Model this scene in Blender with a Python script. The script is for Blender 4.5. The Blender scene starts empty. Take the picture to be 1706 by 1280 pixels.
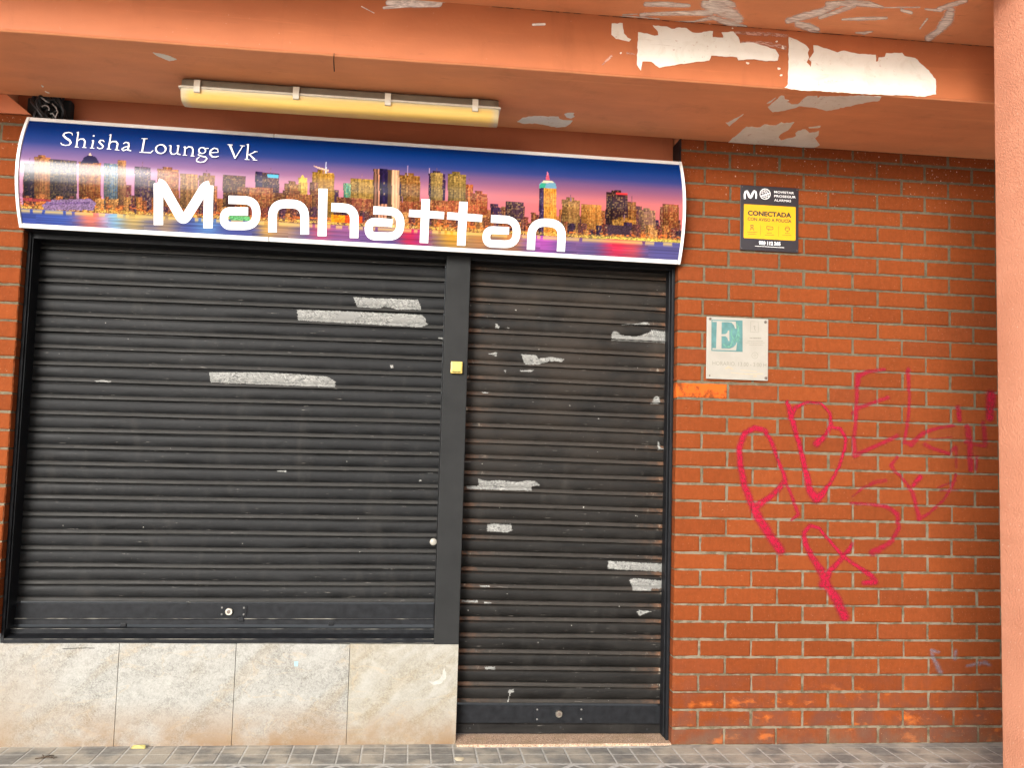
import bpy, bmesh, math, random
import numpy as np
from mathutils import Matrix, Vector
from mathutils.geometry import tessellate_polygon

random.seed(7); RS = np.random.RandomState(11)
S = bpy.context.scene
COL = S.collection
RAD = math.radians

# ------------------------------------------------------------------ camera
CAM = np.array([-1.2344, -4.1559, 1.3252])
PITCH, YAW, ROLL, F = .075, .1082, .0275, 1508.86          # F in pixels of the 1706 px wide photograph
def cam_axes():
    f = np.array([math.sin(YAW)*math.cos(PITCH), math.cos(YAW)*math.cos(PITCH), math.sin(PITCH)])
    r = np.array([math.cos(YAW), -math.sin(YAW), 0.]); u = np.cross(r, f)
    c, s = math.cos(ROLL), math.sin(ROLL)
    return c*r+s*u, -s*r+c*u, f
RT, UP, FW = cam_axes()
AX = np.array([RT, UP, FW])
def rays(px, py):
    px = np.asarray(px, float); py = np.asarray(py, float)
    return np.stack([(px-853)/F, (640-py)/F, np.ones_like(px)], -1) @ AX
def on_y(px, py, Y):
    d = rays(px, py); t = (Y-CAM[1])/d[..., 1]
    return CAM + d*t[..., None]
def on_z(px, py, Z):
    d = rays(px, py); t = (Z-CAM[2])/d[..., 2]
    return CAM + d*t[..., None]
def project(P):
    q = (np.asarray(P, float)-CAM) @ AX.T
    return 853+F*q[..., 0]/q[..., 2], 640-F*q[..., 1]/q[..., 2]

cd = bpy.data.cameras.new('camera'); cam = bpy.data.objects.new('camera', cd); COL.objects.link(cam)
cd.sensor_width = 36; cd.lens = F/1706*36; cd.clip_start = .05; cd.clip_end = 500
cam.matrix_world = Matrix(((RT[0], UP[0], -FW[0], CAM[0]), (RT[1], UP[1], -FW[1], CAM[1]), (RT[2], UP[2], -FW[2], CAM[2]), (0, 0, 0, 1)))
S.camera = cam

# ------------------------------------------------------------------ helpers: objects
def lin(c):
    c = np.asarray(c, float)/255.
    return np.where(c <= .04045, c/12.92, ((c+.055)/1.055)**2.4)
def mk(name, V, Fc, m, parent=None, attrs=None, smooth=False, mats=None, fm=None):
    me = bpy.data.meshes.new(name)
    me.from_pydata([tuple(map(float, v)) for v in V], [], [tuple(map(int, f)) for f in Fc]); me.update()
    for mm in (mats or [m]): me.materials.append(mm)
    if fm is not None: me.polygons.foreach_set('material_index', np.asarray(fm, np.int32))
    if smooth: me.polygons.foreach_set('use_smooth', np.ones(len(me.polygons), bool))
    for k, a in (attrs or {}).items():
        a = np.asarray(a, np.float32)
        if a.ndim == 1:
            at = me.attributes.new(k, 'FLOAT', 'POINT'); at.data.foreach_set('value', a)
        else:
            at = me.attributes.new(k, 'FLOAT_COLOR', 'POINT')
            at.data.foreach_set('color', np.concatenate([a, np.ones((len(a), 1), np.float32)], 1).ravel())
    o = bpy.data.objects.new(name, me); COL.objects.link(o)
    if parent is not None:
        o.parent = parent; o.matrix_parent_inverse = Matrix.Translation(-Vector(abs_loc(parent)))
    return o
def abs_loc(o):
    v = Vector(o.location)
    return v if o.type == 'EMPTY' else Vector((0, 0, 0))
def tag(o, label=None, cat=None, group=None, kind=None):
    if label: o['label'] = label
    if cat: o['category'] = cat
    if group: o['group'] = group
    if kind: o['kind'] = kind
    return o
def thing(name, label, cat, loc, group=None):
    o = bpy.data.objects.new(name, None); COL.objects.link(o); o.location = loc; o.empty_display_size = .1
    return tag(o, label, cat, group)

class MB:
    """collects shapes into one mesh"""
    def __init__(s): s.V = []; s.F = []; s.M = []; s.A = []
    def add(s, V, Fc, mi=0, a=0.):
        n = len(s.V); s.V += [tuple(v) for v in V]; s.F += [tuple(i+n for i in f) for f in Fc]; s.M += [mi]*len(Fc)
        s.A += [a]*len(V)
        return s
    def box(s, x0, x1, y0, y1, z0, z1, mi=0, b=0., a=0., sh=0.):
        """box with chamfered edges; sh = slope dz/dx"""
        if b <= 0:
            V = [(x, y, z+sh*x) for x in (x0, x1) for y in (y0, y1) for z in (z0, z1)]
            return s.add(V, [(0, 1, 3, 2), (4, 6, 7, 5), (0, 4, 5, 1), (2, 3, 7, 6), (0, 2, 6, 4), (1, 5, 7, 3)], mi, a)
        bm = bmesh.new(); bmesh.ops.create_cube(bm, size=1)
        for v in bm.verts: v.co = ((x0+x1)/2+v.co.x*(x1-x0), (y0+y1)/2+v.co.y*(y1-y0), (z0+z1)/2+v.co.z*(z1-z0))
        bmesh.ops.bevel(bm, geom=bm.edges[:], offset=b, segments=2, profile=.6, affect='EDGES')
        bm.verts.index_update()
        V = [(v.co.x, v.co.y, v.co.z+sh*v.co.x) for v in bm.verts]; Fc = [tuple(v.index for v in f.verts) for f in bm.faces]; bm.free()
        return s.add(V, Fc, mi, a)
    def extrude_x(s, prof, x0, x1, mi=0, cap=True, nx=1, sh=0.):
        """closed (y,z) profile swept along x"""
        n = len(prof); V = []; Fc = []
        for i in range(nx+1):
            x = x0+(x1-x0)*i/nx
            V += [(x, y, z+sh*x) for y, z in prof]
        for i in range(nx):
            for j in range(n):
                k = (j+1) % n; Fc.append((i*n+j, i*n+k, (i+1)*n+k, (i+1)*n+j))
        if cap: Fc += [tuple(range(n))[::-1], tuple(nx*n+j for j in range(n))]
        return s.add(V, Fc, mi)
    def tube(s, pts, r, n=8, mi=0, cap=True):
        P = np.array(pts, float); T = np.gradient(P, axis=0); T /= np.linalg.norm(T, axis=1)[:, None]+1e-9
        u = np.cross(T[0], (0.3, .2, .9)); u /= np.linalg.norm(u); V = []; Fc = []
        for i in range(len(P)):
            u = u-T[i]*u.dot(T[i]); u /= np.linalg.norm(u); w = np.cross(T[i], u)
            rr = r[i] if hasattr(r, '__len__') else r
            for k in range(n):
                a = 2*math.pi*k/n; V.append(tuple(P[i]+rr*(math.cos(a)*u+math.sin(a)*w)))
        for i in range(len(P)-1):
            for k in range(n):
                k2 = (k+1) % n; Fc.append((i*n+k, i*n+k2, (i+1)*n+k2, (i+1)*n+k))
        if cap: Fc += [tuple(range(n))[::-1], tuple((len(P)-1)*n+k for k in range(n))]
        return s.add(V, Fc, mi)
    def disc_y(s, cx, cz, y0, y1, r, n=20, mi=0, dome=0.):
        """short cylinder facing -y (y1 is the front)"""
        V = []; Fc = []
        rings = [(r, y0), (r, y1+.2*(y0-y1)), (r*.9, y1)]
        if dome: rings += [(r*.55, y1-dome*.7)]
        for rr, y in rings:
            V += [(cx+rr*math.cos(2*math.pi*k/n), y, cz+rr*math.sin(2*math.pi*k/n)) for k in range(n)]
        for i in range(len(rings)-1):
            for k in range(n):
                k2 = (k+1) % n; Fc.append((i*n+k, (i+1)*n+k, (i+1)*n+k2, i*n+k2))
        V.append((cx, y1-dome, cz)); L = len(rings)-1
        Fc += [(L*n+k, len(V)-1, L*n+(k+1) % n) for k in range(n)]
        return s.add(V, Fc, mi)
    def build(s, name, m, parent=None, smooth=False, mats=None, attr=None):
        return mk(name, s.V, s.F, m, parent, {attr: s.A} if attr else None, smooth, mats, s.M if mats else None)

# ------------------------------------------------------------------ helpers: procedural materials
class NT:
    def __init__(s, name):
        s.m = bpy.data.materials.new(name); s.m.use_nodes = True; s.t = s.m.node_tree; s.t.nodes.clear()
        s.out = s.n('ShaderNodeOutputMaterial'); s.bsdf = s.n('ShaderNodeBsdfPrincipled'); s.t.links.new(s.bsdf.outputs[0], s.out.inputs[0])
    def n(s, ty, **k):
        o = s.t.nodes.new(ty)
        for a, v in k.items(): setattr(o, a, v)
        return o
    def put(s, sock, v):
        if v is None: return
        if isinstance(v, bpy.types.NodeSocket): s.t.links.new(v, sock)
        elif hasattr(v, '__len__') and len(v) == 3 and sock.type == 'RGBA': sock.default_value = (*v, 1)
        else: sock.default_value = v
    def pos(s): return s.n('ShaderNodeNewGeometry').outputs['Position']
    def scaled(s, v, sc):
        o = s.n('ShaderNodeVectorMath', operation='MULTIPLY'); s.put(o.inputs[0], v); o.inputs[1].default_value = sc; return o.outputs[0]
    def noise(s, scale, detail=4., rough=.55, vec=None, dist=0.):
        o = s.n('ShaderNodeTexNoise'); o.inputs['Scale'].default_value = scale; o.inputs['Detail'].default_value = detail
        o.inputs['Roughness'].default_value = rough; o.inputs['Distortion'].default_value = dist
        s.put(o.inputs['Vector'], vec if vec is not None else s.pos()); return o.outputs[0]
    def voro(s, scale, vec=None, feat='F1'):
        o = s.n('ShaderNodeTexVoronoi', feature=feat); o.inputs['Scale'].default_value = scale
        s.put(o.inputs['Vector'], vec if vec is not None else s.pos()); return o
    def attr(s, name, col=False):
        o = s.n('ShaderNodeAttribute', attribute_name=name); return o.outputs['Color' if col else 'Fac']
    def rng(s, v, a, b, c=0., d=1.):
        o = s.n('ShaderNodeMapRange'); o.clamp = True
        s.put(o.inputs[0], v)
        for i, x in enumerate((a, b, c, d)): o.inputs[i+1].default_value = x
        return o.outputs[0]
    def mth(s, op, a, b=None):
        o = s.n('ShaderNodeMath', operation=op); s.put(o.inputs[0], a); s.put(o.inputs[1], b); return o.outputs[0]
    def mix(s, f, a, b, mode='MIX'):
        o = s.n('ShaderNodeMix', data_type='RGBA', blend_type=mode); s.put(o.inputs[0], f); s.put(o.inputs[6], a); s.put(o.inputs[7], b); return o.outputs[2]
    def sep(s, v):
        o = s.n('ShaderNodeSeparateXYZ'); s.put(o.inputs[0], v); return o.outputs
    def bump(s, h, strength=.3, dist=.002):
        o = s.n('ShaderNodeBump'); o.inputs['Strength'].default_value = strength; o.inputs['Distance'].default_value = dist
        s.put(o.inputs['Height'], h); s.t.links.new(o.outputs[0], s.bsdf.inputs['Normal'])
    def set(s, **k):
        nm = dict(base='Base Color', rough='Roughness', metal='Metallic', spec='Specular IOR Level', alpha='Alpha', coat='Coat Weight', coatr='Coat Roughness', trans='Transmission Weight', ior='IOR')
        for a, v in k.items(): s.put(s.bsdf.inputs[nm[a]], v)
        return s.m

def plain(name, c, rough=.5, var=.15, sc=40, metal=0., spec=.5):
    t = NT(name); n = t.noise(sc, 5)
    c = np.array(c)
    col = t.mix(t.rng(n, .3, .7), tuple(c*(1-var)), tuple(np.minimum(c*(1+var), 1)))
    t.bump(t.noise(sc*6, 3), .12, .001)
    return t.set(base=col, rough=rough, metal=metal, spec=spec)

def m_brick():
    t = NT('fired_clay_brick'); p = t.pos(); z = t.sep(p)[2]
    tone, t2 = t.attr('tone'), t.attr('tone2')
    c = t.mix(tone, (.158, .0365, .0098), (.200, .0480, .0125))
    c = t.mix(t.rng(t2, .80, 1., 0, .35), c, (.17, .045, .018))
    fine = t.noise(38, 6, .65); c = t.mix(.42, c, t.mix(t.rng(fine, .25, .75), (.62, .62, .62), (1.25, 1.22, 1.2)), 'MULTIPLY')
    drag = t.noise(1, 5, .6, t.scaled(p, (90, 90, 14))); c = t.mix(.16, c, t.mix(t.rng(drag, .3, .72), (.6, .58, .6), (1.25, 1.2, 1.15)), 'MULTIPLY')
    big = t.noise(3.2, 3, .5); c = t.mix(.22, c, t.mix(t.rng(big, .3, .7), (.72, .70, .72), (1.2, 1.15, 1.1)), 'MULTIPLY')
    # weathering of the lowest courses: purple brown crust with bare orange clay showing
    low = t.rng(z, .40, .12); bl = t.rng(t.noise(9, 5, .6), .42, .60)
    c = t.mix(t.mth('MULTIPLY', t.mth('MULTIPLY', low, bl), .75), c, (.105, .040, .026))
    bo = t.rng(t.noise(7.3, 4, .6, t.scaled(p, (1, 1, 1.9))), .58, .68)
    c = t.mix(t.mth('MULTIPLY', t.mth('MULTIPLY', t.rng(z, .30, .2), bo), .8), c, (.42, .105, .018))
    gr = t.mth('MULTIPLY', t.rng(z, .13, .0), t.rng(t.noise(11, 5, .7), .30, .62)); c = t.mix(t.mth('MULTIPLY', gr, .7), c, (.11, .075, .05))
    spk = t.mth('MULTIPLY', t.rng(z, 2.45, 2.8), t.rng(t.noise(85, 3, .6), .66, .70)); c = t.mix(t.mth('MULTIPLY', spk, .8), c, (.62, .52, .42))
    chip = t.attr('chip'); c = t.mix(t.mth('MULTIPLY', chip, t.rng(t.noise(17, 5, .7), .40, .50)), c, (.46, .088, .013))
    sp = t.rng(t.noise(190, 3, .6), .66, .74); c = t.mix(t.mth('MULTIPLY', sp, .5), c, (.46, .26, .15))
    # a few pale mortar and lime smears
    lime = t.mth('MULTIPLY', t.rng(t.noise(16, 5, .7, t.scaled(p, (1, 1, .5))), .68, .80), t.rng(t.noise(2.1, 2), .48, .62))
    c = t.mix(t.mth('MULTIPLY', lime, .5), c, (.38, .25, .17))
    t.bump(t.mth('ADD', t.mth('MULTIPLY', drag, .7), fine), .55, .0022)
    return t.set(base=c, rough=.9, spec=.08)
def m_mortar():
    t = NT('mortar'); p = t.pos(); z = t.sep(p)[2]
    n = t.noise(35, 5, .7)
    c = t.mix(t.rng(n, .3, .7), (.070, .055, .033), (.140, .112, .070))
    c = t.mix(t.mth('MULTIPLY', t.rng(z, 2.0, .7), t.rng(t.noise(14, 5, .7), .42, .56)), c, (.185, .150, .104))  # paler lower down: partly its own tone, partly light put into the colour
    t.bump(t.noise(140, 4), .7, .003)
    return t.set(base=c, rough=.95, spec=.1)
def m_paint(name, a, b, rough=.6, scr=.5):
    """old painted render in a terracotta tone"""
    t = NT(name); p = t.pos()
    c = t.mix(t.rng(t.noise(1.7, 4, .55), .3, .7), a, b)
    c = t.mix(t.rng(t.noise(1, 5, .65, t.scaled(p, (7, 7, 1.4)), .5), .56, .74, 0, .32), c, tuple(np.array(a)*.62)); c = t.mix(t.rng(t.noise(1, 5, .65, t.scaled(p, (1.2, 26, 26)), .6), .60, .70, 0, .30), c, tuple(np.minimum(np.array(b)*1.3, .9)))
    c = t.mix(.30, c, t.mix(t.rng(t.noise(1, 5, .6, t.scaled(p, (3, 9, 9))), .3, .7), (.7, .7, .72), (1.2, 1.2, 1.15)), 'MULTIPLY')
    sp = t.rng(t.noise(95, 3, .6), .71, .76); c = t.mix(t.mth('MULTIPLY', sp, scr), c, (.62, .36, .25))
    c = t.mix(t.mth('MULTIPLY', t.rng(t.noise(1, 4, .7, t.scaled(p, (5, 40, 40))), .66, .74), .3), c, (.20, .06, .03))
    t.bump(t.mth('ADD', t.noise(60, 4), t.mth('MULTIPLY', t.noise(5, 3), 1.5)), .25, .003)
    return t.set(base=c, rough=rough, spec=.3)
def m_stucco():
    t = NT('rough_cast_paint')
    c = t.mix(t.rng(t.noise(4, 4), .3, .7), (.53, .222, .132), (.60, .265, .162))
    sp = t.rng(t.noise(120, 3), .68, .73); c = t.mix(t.mth('MULTIPLY', sp, .7), c, (.82, .60, .46))
    sc = t.rng(t.noise(1, 5, .7, t.scaled(t.pos(), (40, 40, 14))), .69, .72); c = t.mix(t.mth('MULTIPLY', sc, .55), c, (.36, .11, .05))
    v = t.voro(130).outputs['Distance']
    t.bump(t.mth('ADD', t.mth('MULTIPLY', v, .6), t.noise(110, 4)), .7, .0025)
    return t.set(base=c, rough=.85, spec=.2)
def m_slats(name, body, bead, rust):
    t = NT(name); p = t.pos(); b = t.attr('bead'); e = t.attr('ends')
    n = t.noise(9, 5, .6, t.scaled(p, (.6, 1, 2.5)))
    c = t.mix(t.rng(n, .3, .7), tuple(np.array(body)*.55), tuple(np.array(body)*1.6))
    c = t.mix(.5, c, t.mix(t.rng(t.noise(1.6, 4, .6), .32, .68), (.55, .55, .56), (1.5, 1.47, 1.42)), 'MULTIPLY')
    hm = t.rng(t.noise(1, 5, .65, t.scaled(p, (7, 7, 2.2)), .4), .55, .75, 0, .35); c = t.mix(hm, c, (.045, .041, .036))
    d = t.noise(1, 5, .65, t.scaled(p, (14, 60, 90)))
    c = t.mix(t.mth('MULTIPLY', b, t.rng(d, .25, .62, .35, 1.)), c, bead)
    # long scuffs and pin-head chips of bare primer
    sc = t.rng(t.noise(1, 5, .7, t.scaled(p, (13, 120, 170))), .665, .70); c = t.mix(t.mth('MULTIPLY', sc, .7), c, (.24, .22, .195))
    vs = t.rng(t.noise(1, 4, .6, t.scaled(p, (230, 200, 30))), .73, .76); c = t.mix(t.mth('MULTIPLY', vs, .5 if rust else .25), c, (.22, .20, .18))
    ch = t.rng(t.noise(75, 2, .5), .76 if rust else .79, .80 if rust else .83); c = t.mix(ch, c, (.42, .40, .36))
    if rust:
        r = t.mth('MULTIPLY', t.mth('MULTIPLY', e, b), t.rng(t.noise(30, 5, .7), .40, .58)); c = t.mix(r, c, (.13, .062, .032))
        w = t.mth('MULTIPLY', t.mth('MULTIPLY', e, b), t.rng(t.noise(22, 4, .7, t.scaled(p, (1, 1, .4))), .60, .66)); c = t.mix(w, c, (.38, .33, .26))
        br = t.mth('MULTIPLY', t.rng(t.sep(p)[2], .9, 2.0), t.rng(t.noise(5, 4), .35, .65)); c = t.mix(t.mth('MULTIPLY', br, .5), c, (.046, .034, .025))
    t.bump(t.noise(1, 4, .6, t.scaled(p, (12, 50, 50))), .25, .002)
    return t.set(base=c, rough=t.rng(n, .3, .7, .48, .66), spec=.16)
def m_granite():
    t = NT('cream_granite'); p = t.pos(); z = t.sep(p)[2]; sl = t.attr('tone')
    v = t.noise(70, 6, .75, dist=1.5); w = t.noise(9, 5, .65, t.scaled(p, (1, 1, 1.6)), 1.2)
    c = t.mix(t.rng(v, .38, .60), (.085, .079, .066), (.275, .266, .236)); fl = t.noise(1, 5, .8, t.scaled(p, (95, 95, 95)), 3.5); c = t.mix(t.rng(fl, .50, .60, 0, .6), c, (.33, .328, .305)); c = t.mix(t.rng(fl, .44, .34, 0, .5), c, (.155, .135, .10))
    c = t.mix(t.rng(sl, .5, .9, 0, .55), c, t.mix(t.rng(t.noise(150, 4, .7), .35, .65), (.165, .132, .083), (.315, .278, .195)))
    c = t.mix(t.rng(w, .46, .68, 0, .42), c, (.38, .365, .325))
    dg = t.n('ShaderNodeMapping'); dg.inputs['Rotation'].default_value = (0, .75, 0); t.put(dg.inputs['Vector'], p); band = t.noise(1, 4, .6, t.scaled(dg.outputs[0], (1.5, 1, 6.5)), .8)
    c = t.mix(t.rng(band, .40, .62, 0, .55), c, (.31, .305, .28)); c = t.mix(t.rng(band, .44, .30, 0, .45), c, (.25, .20, .135))
    vein = t.rng(t.mth('ABSOLUTE', t.mth('SUBTRACT', t.noise(3.3, 4, .5, t.scaled(p, (1, 1, 2.2)), .8), .5)), .0, .012, 1., 0.)
    c = t.mix(t.mth('MULTIPLY', vein, .35), c, (.36, .28, .18))
    dirt = t.mth('MULTIPLY', t.rng(z, .20, .0), t.rng(t.noise(4.5, 5, .65), .30, .58)); c = t.mix(t.mth('MULTIPLY', dirt, .9), c, (.19, .112, .052))
    d2 = t.mth('MULTIPLY', t.rng(t.sep(p)[0], -2.55, -2.98), t.rng(t.noise(5, 5), .3, .6)); c = t.mix(t.mth('MULTIPLY', d2, .5), c, (.22, .165, .11))
    blk = t.rng(t.noise(240, 2), .70, .74); c = t.mix(t.mth('MULTIPLY', blk, .35), c, (.12, .10, .08))
    t.bump(v, .12, .001)
    return t.set(base=c, rough=.33, spec=.5)
def m_step():
    t = NT('red_speckled_granite'); v = t.voro(190); c = t.mix(.9, (.34, .23, .16), v.outputs['Color'], 'SOFT_LIGHT')
    s = t.noise(210, 4, .7); c = t.mix(t.rng(s, .40, .60), tuple(np.array((.16, .10, .07))), (.58, .40, .27)); 
    c = t.mix(t.rng(t.noise(150, 3), .6, .66), c, (.62, .53, .42)); c = t.mix(t.rng(t.noise(7, 4), .5, .7, 0, .6), c, (.25, .18, .10))
    return t.set(base=c, rough=.6, spec=.3)
def m_tile(name='concrete_paving_tile', k=1.):
    t = NT(name); tn = t.attr('tone'); p = t.pos()
    n = t.noise(26, 6, .7, t.scaled(p, (.7, 1, 1)))
    c = t.mix(t.rng(n, .3, .7), (.135*k, .129*k, .115*k), (.255*k, .245*k, .222*k))
    c = t.mix(.35, c, t.mix(tn, (.8, .79, .8), (1.2, 1.19, 1.16)), 'MULTIPLY')
    xx = t.sep(p)[0]; c = t.mix(t.mth('MULTIPLY', t.rng(t.noise(5, 4), .42, .58), .45), c, (.56, .49, .38))
    t.bump(t.noise(120, 4), .5, .002)
    return t.set(base=c, rough=.85, spec=.2)
def m_decal(name, c, mul, lo, hi, sc, strv=(1, 1, 1), rough=.6):
    """thin paint whose coverage comes from the 'alpha' attribute, broken up by the grain of the surface"""
    t = NT(name); a = t.attr('alpha'); n = t.noise(1, 6, .7, t.scaled(t.pos(), tuple(sc*k for k in strv)), .6)
    al = t.mth('MULTIPLY', t.mth('MULTIPLY', a, t.rng(t.mth('ADD', n, t.mth('MULTIPLY', a, .25)), lo, hi, .06, 1.)), mul)
    cc = t.mix(t.rng(t.noise(14, 4), .3, .7), tuple(np.array(c)*.85), c)
    return t.set(base=cc, rough=.85, alpha=al, spec=.05)
def m_residue():
    t = NT('torn_paper_and_glue'); n = t.noise(30, 6, .8, t.scaled(t.pos(), (1, .3, 1.6)), 3.)
    c = t.mix(t.rng(n, .40, .60), (.050, .050, .047), (.31, .305, .28)); c = t.mix(t.rng(t.noise(1, 4, .6, t.scaled(t.pos(), (9, 9, 26)), 1.), .46, .60, 0, .9), c, (.17, .168, .155)); c = t.mix(t.rng(t.noise(1, 5, .7, t.scaled(t.pos(), (45, 45, 110))), .64, .69), c, (.035, .034, .033))
    t.bump(n, .4, .002)
    return t.set(base=c, rough=.8)
def m_plaster():
    t = NT('bare_white_plaster'); c = t.mix(t.rng(t.noise(6, 5, .6), .3, .7), (.73, .69, .59), (.83, .79, .70))
    c = t.mix(t.mth('MULTIPLY', t.mth('MULTIPLY', t.rng(t.noise(42, 5, .75), .60, .68), t.rng(t.noise(5, 3), .42, .6)), .8), c, (.45, .22, .12)); c = t.mix(t.rng(t.noise(9, 5, .7, None, 1.5), .52, .70, 0, .4), c, (.58, .50, .38))
    c = t.mix(t.mth('MULTIPLY', t.rng(t.noise(1, 4, .7, t.scaled(t.pos(), (4, 60, 60))), .62, .7), .35), c, (.50, .42, .32))
    t.bump(t.noise(30, 5), .3, .002)
    return t.set(base=c, rough=.85)
def m_dusty():
    t = NT('dust_and_worn_edge'); n = t.noise(1, 5, .65, t.scaled(t.pos(), (9, 60, 60)))
    return t.set(base=t.mix(t.rng(n, .46, .68), (.022, .0215, .021), (.30, .28, .23)), rough=.8)
ZS = 2.855
def m_lens():
    t = NT('yellowed_plastic_lens'); z = t.sep(t.pos())
    c = t.mix(t.rng(t.noise(1, 4, .6, t.scaled(t.pos(), (3, 40, 40))), .3, .7), (.72, .45, .098), (.79, .53, .145))
    d = t.rng(t.noise(1, 5, .7, t.scaled(t.pos(), (2.5, 30, 60))), .5, .7, 0, .35); c = t.mix(d, c, (.42, .30, .12))
    c = t.mix(t.rng(z[2], ZS-.066, ZS-.052, 0, .75), c, (.50, .45, .30)); e = t.rng(t.mth('ABSOLUTE', t.mth('SUBTRACT', z[0], -1.5775)), .628, .655, 0, .65); c = t.mix(e, c, (.50, .46, .33))
    return t.set(base=c, rough=.4, coat=.1)
def m_print():
    t = NT('printed_acrylic'); n = t.noise(1, 3, .5, t.scaled(t.pos(), (2, 20, 20)))
    return t.set(base=t.attr('print', True), rough=.16, spec=.12, coat=.09, coatr=t.rng(n, .3, .7, .06, .10))

M = dict(brick=m_brick(), mortar=m_mortar(), stucco=m_stucco(),
         beam=m_paint('terracotta_beam_paint', (.40, .118, .042), (.465, .143, .052)),
         soffit=m_paint('terracotta_ceiling_paint', (.70, .275, .122), (.77, .31, .140), .8, .6),
         lintel=m_paint('brown_red_lintel_paint', (.44, .125, .050), (.52, .155, .062), .6, .1),
         black=plain('black_painted_steel', (.0085, .009, .0105), .45, .3, 25, spec=.15), mull=plain('charcoal_painted_steel', (.0200, .0202, .0200), .55, .12, 12, spec=.06),
         bar=plain('dark_steel_bar', (.0115, .0122, .0138), .5, .35, 30, spec=.1),
         slatA=m_slats('grey_black_slats', (.0088, .0090, .0094), (.0250, .0235, .021), False), slatB=m_slats('worn_black_slats', (.0086, .0078, .0070), (.031, .0268, .0225), True),
         granite=m_granite(), step=m_step(), tile=m_tile(), joint=plain('pale_grout', (.44, .425, .39), .95, .25, 60, spec=.1),
         asphalt=plain('asphalt', (.055, .053, .05), .9, .3, 30), residue=m_residue(), plaster=m_plaster(), lens=m_lens(), printm=m_print(),
         dusty=m_dusty(), rivet=plain('dull_rivet', (.12, .118, .11), .6, .3, 200), white=plain('white_frame_paint', (.74, .73, .69), .35, .05, 20), letter=plain('white_vinyl_letter', (.90, .90, .88), .25, .03, 15),
         housing=plain('aged_beige_plastic', (.15, .12, .08), .5, .15, 20), clip=plain('cream_plastic_clip', (.66, .60, .48), .4, .1, 30),
         chrome=plain('worn_nickel', (.62, .58, .50), .3, .15, 90, metal=1.), dark=plain('dark_hole', (.008, .008, .008), .8),
         cable=plain('black_cable', (.010, .010, .011), .45), wire=plain('grey_wire', (.34, .32, .30), .4),
         yellow=plain('yellowed_plastic', (.50, .36, .085), .4, .12, 60), pblack=plain('black_sign_plastic', (.020, .018, .022), .35, .1), pyel=plain('yellow_sign_print', (.60, .315, .003), .4, .03),
         pink=m_decal('red_spray_paint', (.34, .0105, .036), .82, .42, .74, 60), blue=m_decal('pale_blue_spray_paint', (.20, .21, .25), .42, .45, .8, 40),
         scuff=m_decal('chalky_white_scuff', (.93, .88, .80), 1.0, .44, .84, 26, (.7, 2.6, 2.6)), scuffp=m_decal('pink_worn_paint', (.66, .38, .29), .9, .64, .80, 55, (.6, 1.4, 1.8)),
         plate=plain('sun_bleached_white_plate', (.285, .265, .225), .4, .06, 18), teal=plain('faded_teal_print', (.062, .155, .150), .45, .25, 22), screw=plain('dark_screw', (.10, .075, .06), .45, .3, 200),
         faint=plain('faded_tan_print', (.185, .172, .135), .6, .1, 60), tan=plain('rust_tan_stain', (.37, .29, .19), .6, .1, 60), wood=plain('dry_twig', (.055, .035, .02), .9), litter=plain('yellow_wrapper', (.42, .37, .12), .5, .2, 90),
         gum=plain('trodden_gum', (.60, .52, .36), .8, .2, 90), wallb=plain('pale_facade', (.48, .43, .36), .85, .1, 3), glass=plain('window_glass', (.03, .035, .04), .08), red=plain('red_brown_rust_spot', (.40, .09, .07), .7))

# ------------------------------------------------------------------ helpers: shapes traced in photograph pixels, then laid on a real surface
def inpoly(px, py, poly):
    P = np.array(poly, float); x0, y0 = P[:, 0], P[:, 1]; x1, y1 = np.roll(x0, -1), np.roll(y0, -1)
    r = np.zeros(px.shape, bool)
    for a, b, c, d in zip(x0, y0, x1, y1):
        if b == d: continue
        r ^= ((b > py) != (d > py)) & (px < (c-a)*(py-b)/(d-b)+a)
    return r
def crop(pts, ox, oy, s): return [(ox+p[0]/s, oy+p[1]/s)+tuple(w/s for w in p[2:]) for p in pts]
def jag(poly, amp, step):
    out = []
    for i, a in enumerate(poly):
        b = poly[(i+1) % len(poly)]; n = max(1, int(math.dist(a, b)/step))
        for k in range(n):
            j = amp if k else amp*.3
            out.append((a[0]+(b[0]-a[0])*k/n+random.uniform(-j, j), a[1]+(b[1]-a[1])*k/n+random.uniform(-j, j)))
    return out
def patch(name, polys, mapfn, m, parent, off, amp=.7, step=4, thick=None):
    mb = MB()
    off = np.array(off)
    for poly in polys:
        q = jag(poly, amp, step) if amp else poly
        a = np.array(q); V = mapfn(a[:, 0], a[:, 1]); W = V+off
        tris = tessellate_polygon([[Vector(v) for v in W]]); n = len(W)
        mb.add(list(W)+list(V), [tuple(t) for t in tris]+[(i, (i+1) % n, n+(i+1) % n, n+i) for i in range(n)])
    return mb.build(name, m, parent)
def grid_faces(keep):
    """vertex mask -> compacted quads"""
    h, w = keep.shape
    q = keep[:-1, :-1] & keep[1:, :-1] & keep[:-1, 1:] & keep[1:, 1:]
    ij = np.argwhere(q); idx = lambda i, j: i*w+j
    f = np.stack([idx(ij[:, 0], ij[:, 1]), idx(ij[:, 0]+1, ij[:, 1]), idx(ij[:, 0]+1, ij[:, 1]+1), idx(ij[:, 0], ij[:, 1]+1)], 1)
    u, inv = np.unique(f, return_inverse=True)
    return u, inv.reshape(-1, 4)
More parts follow.
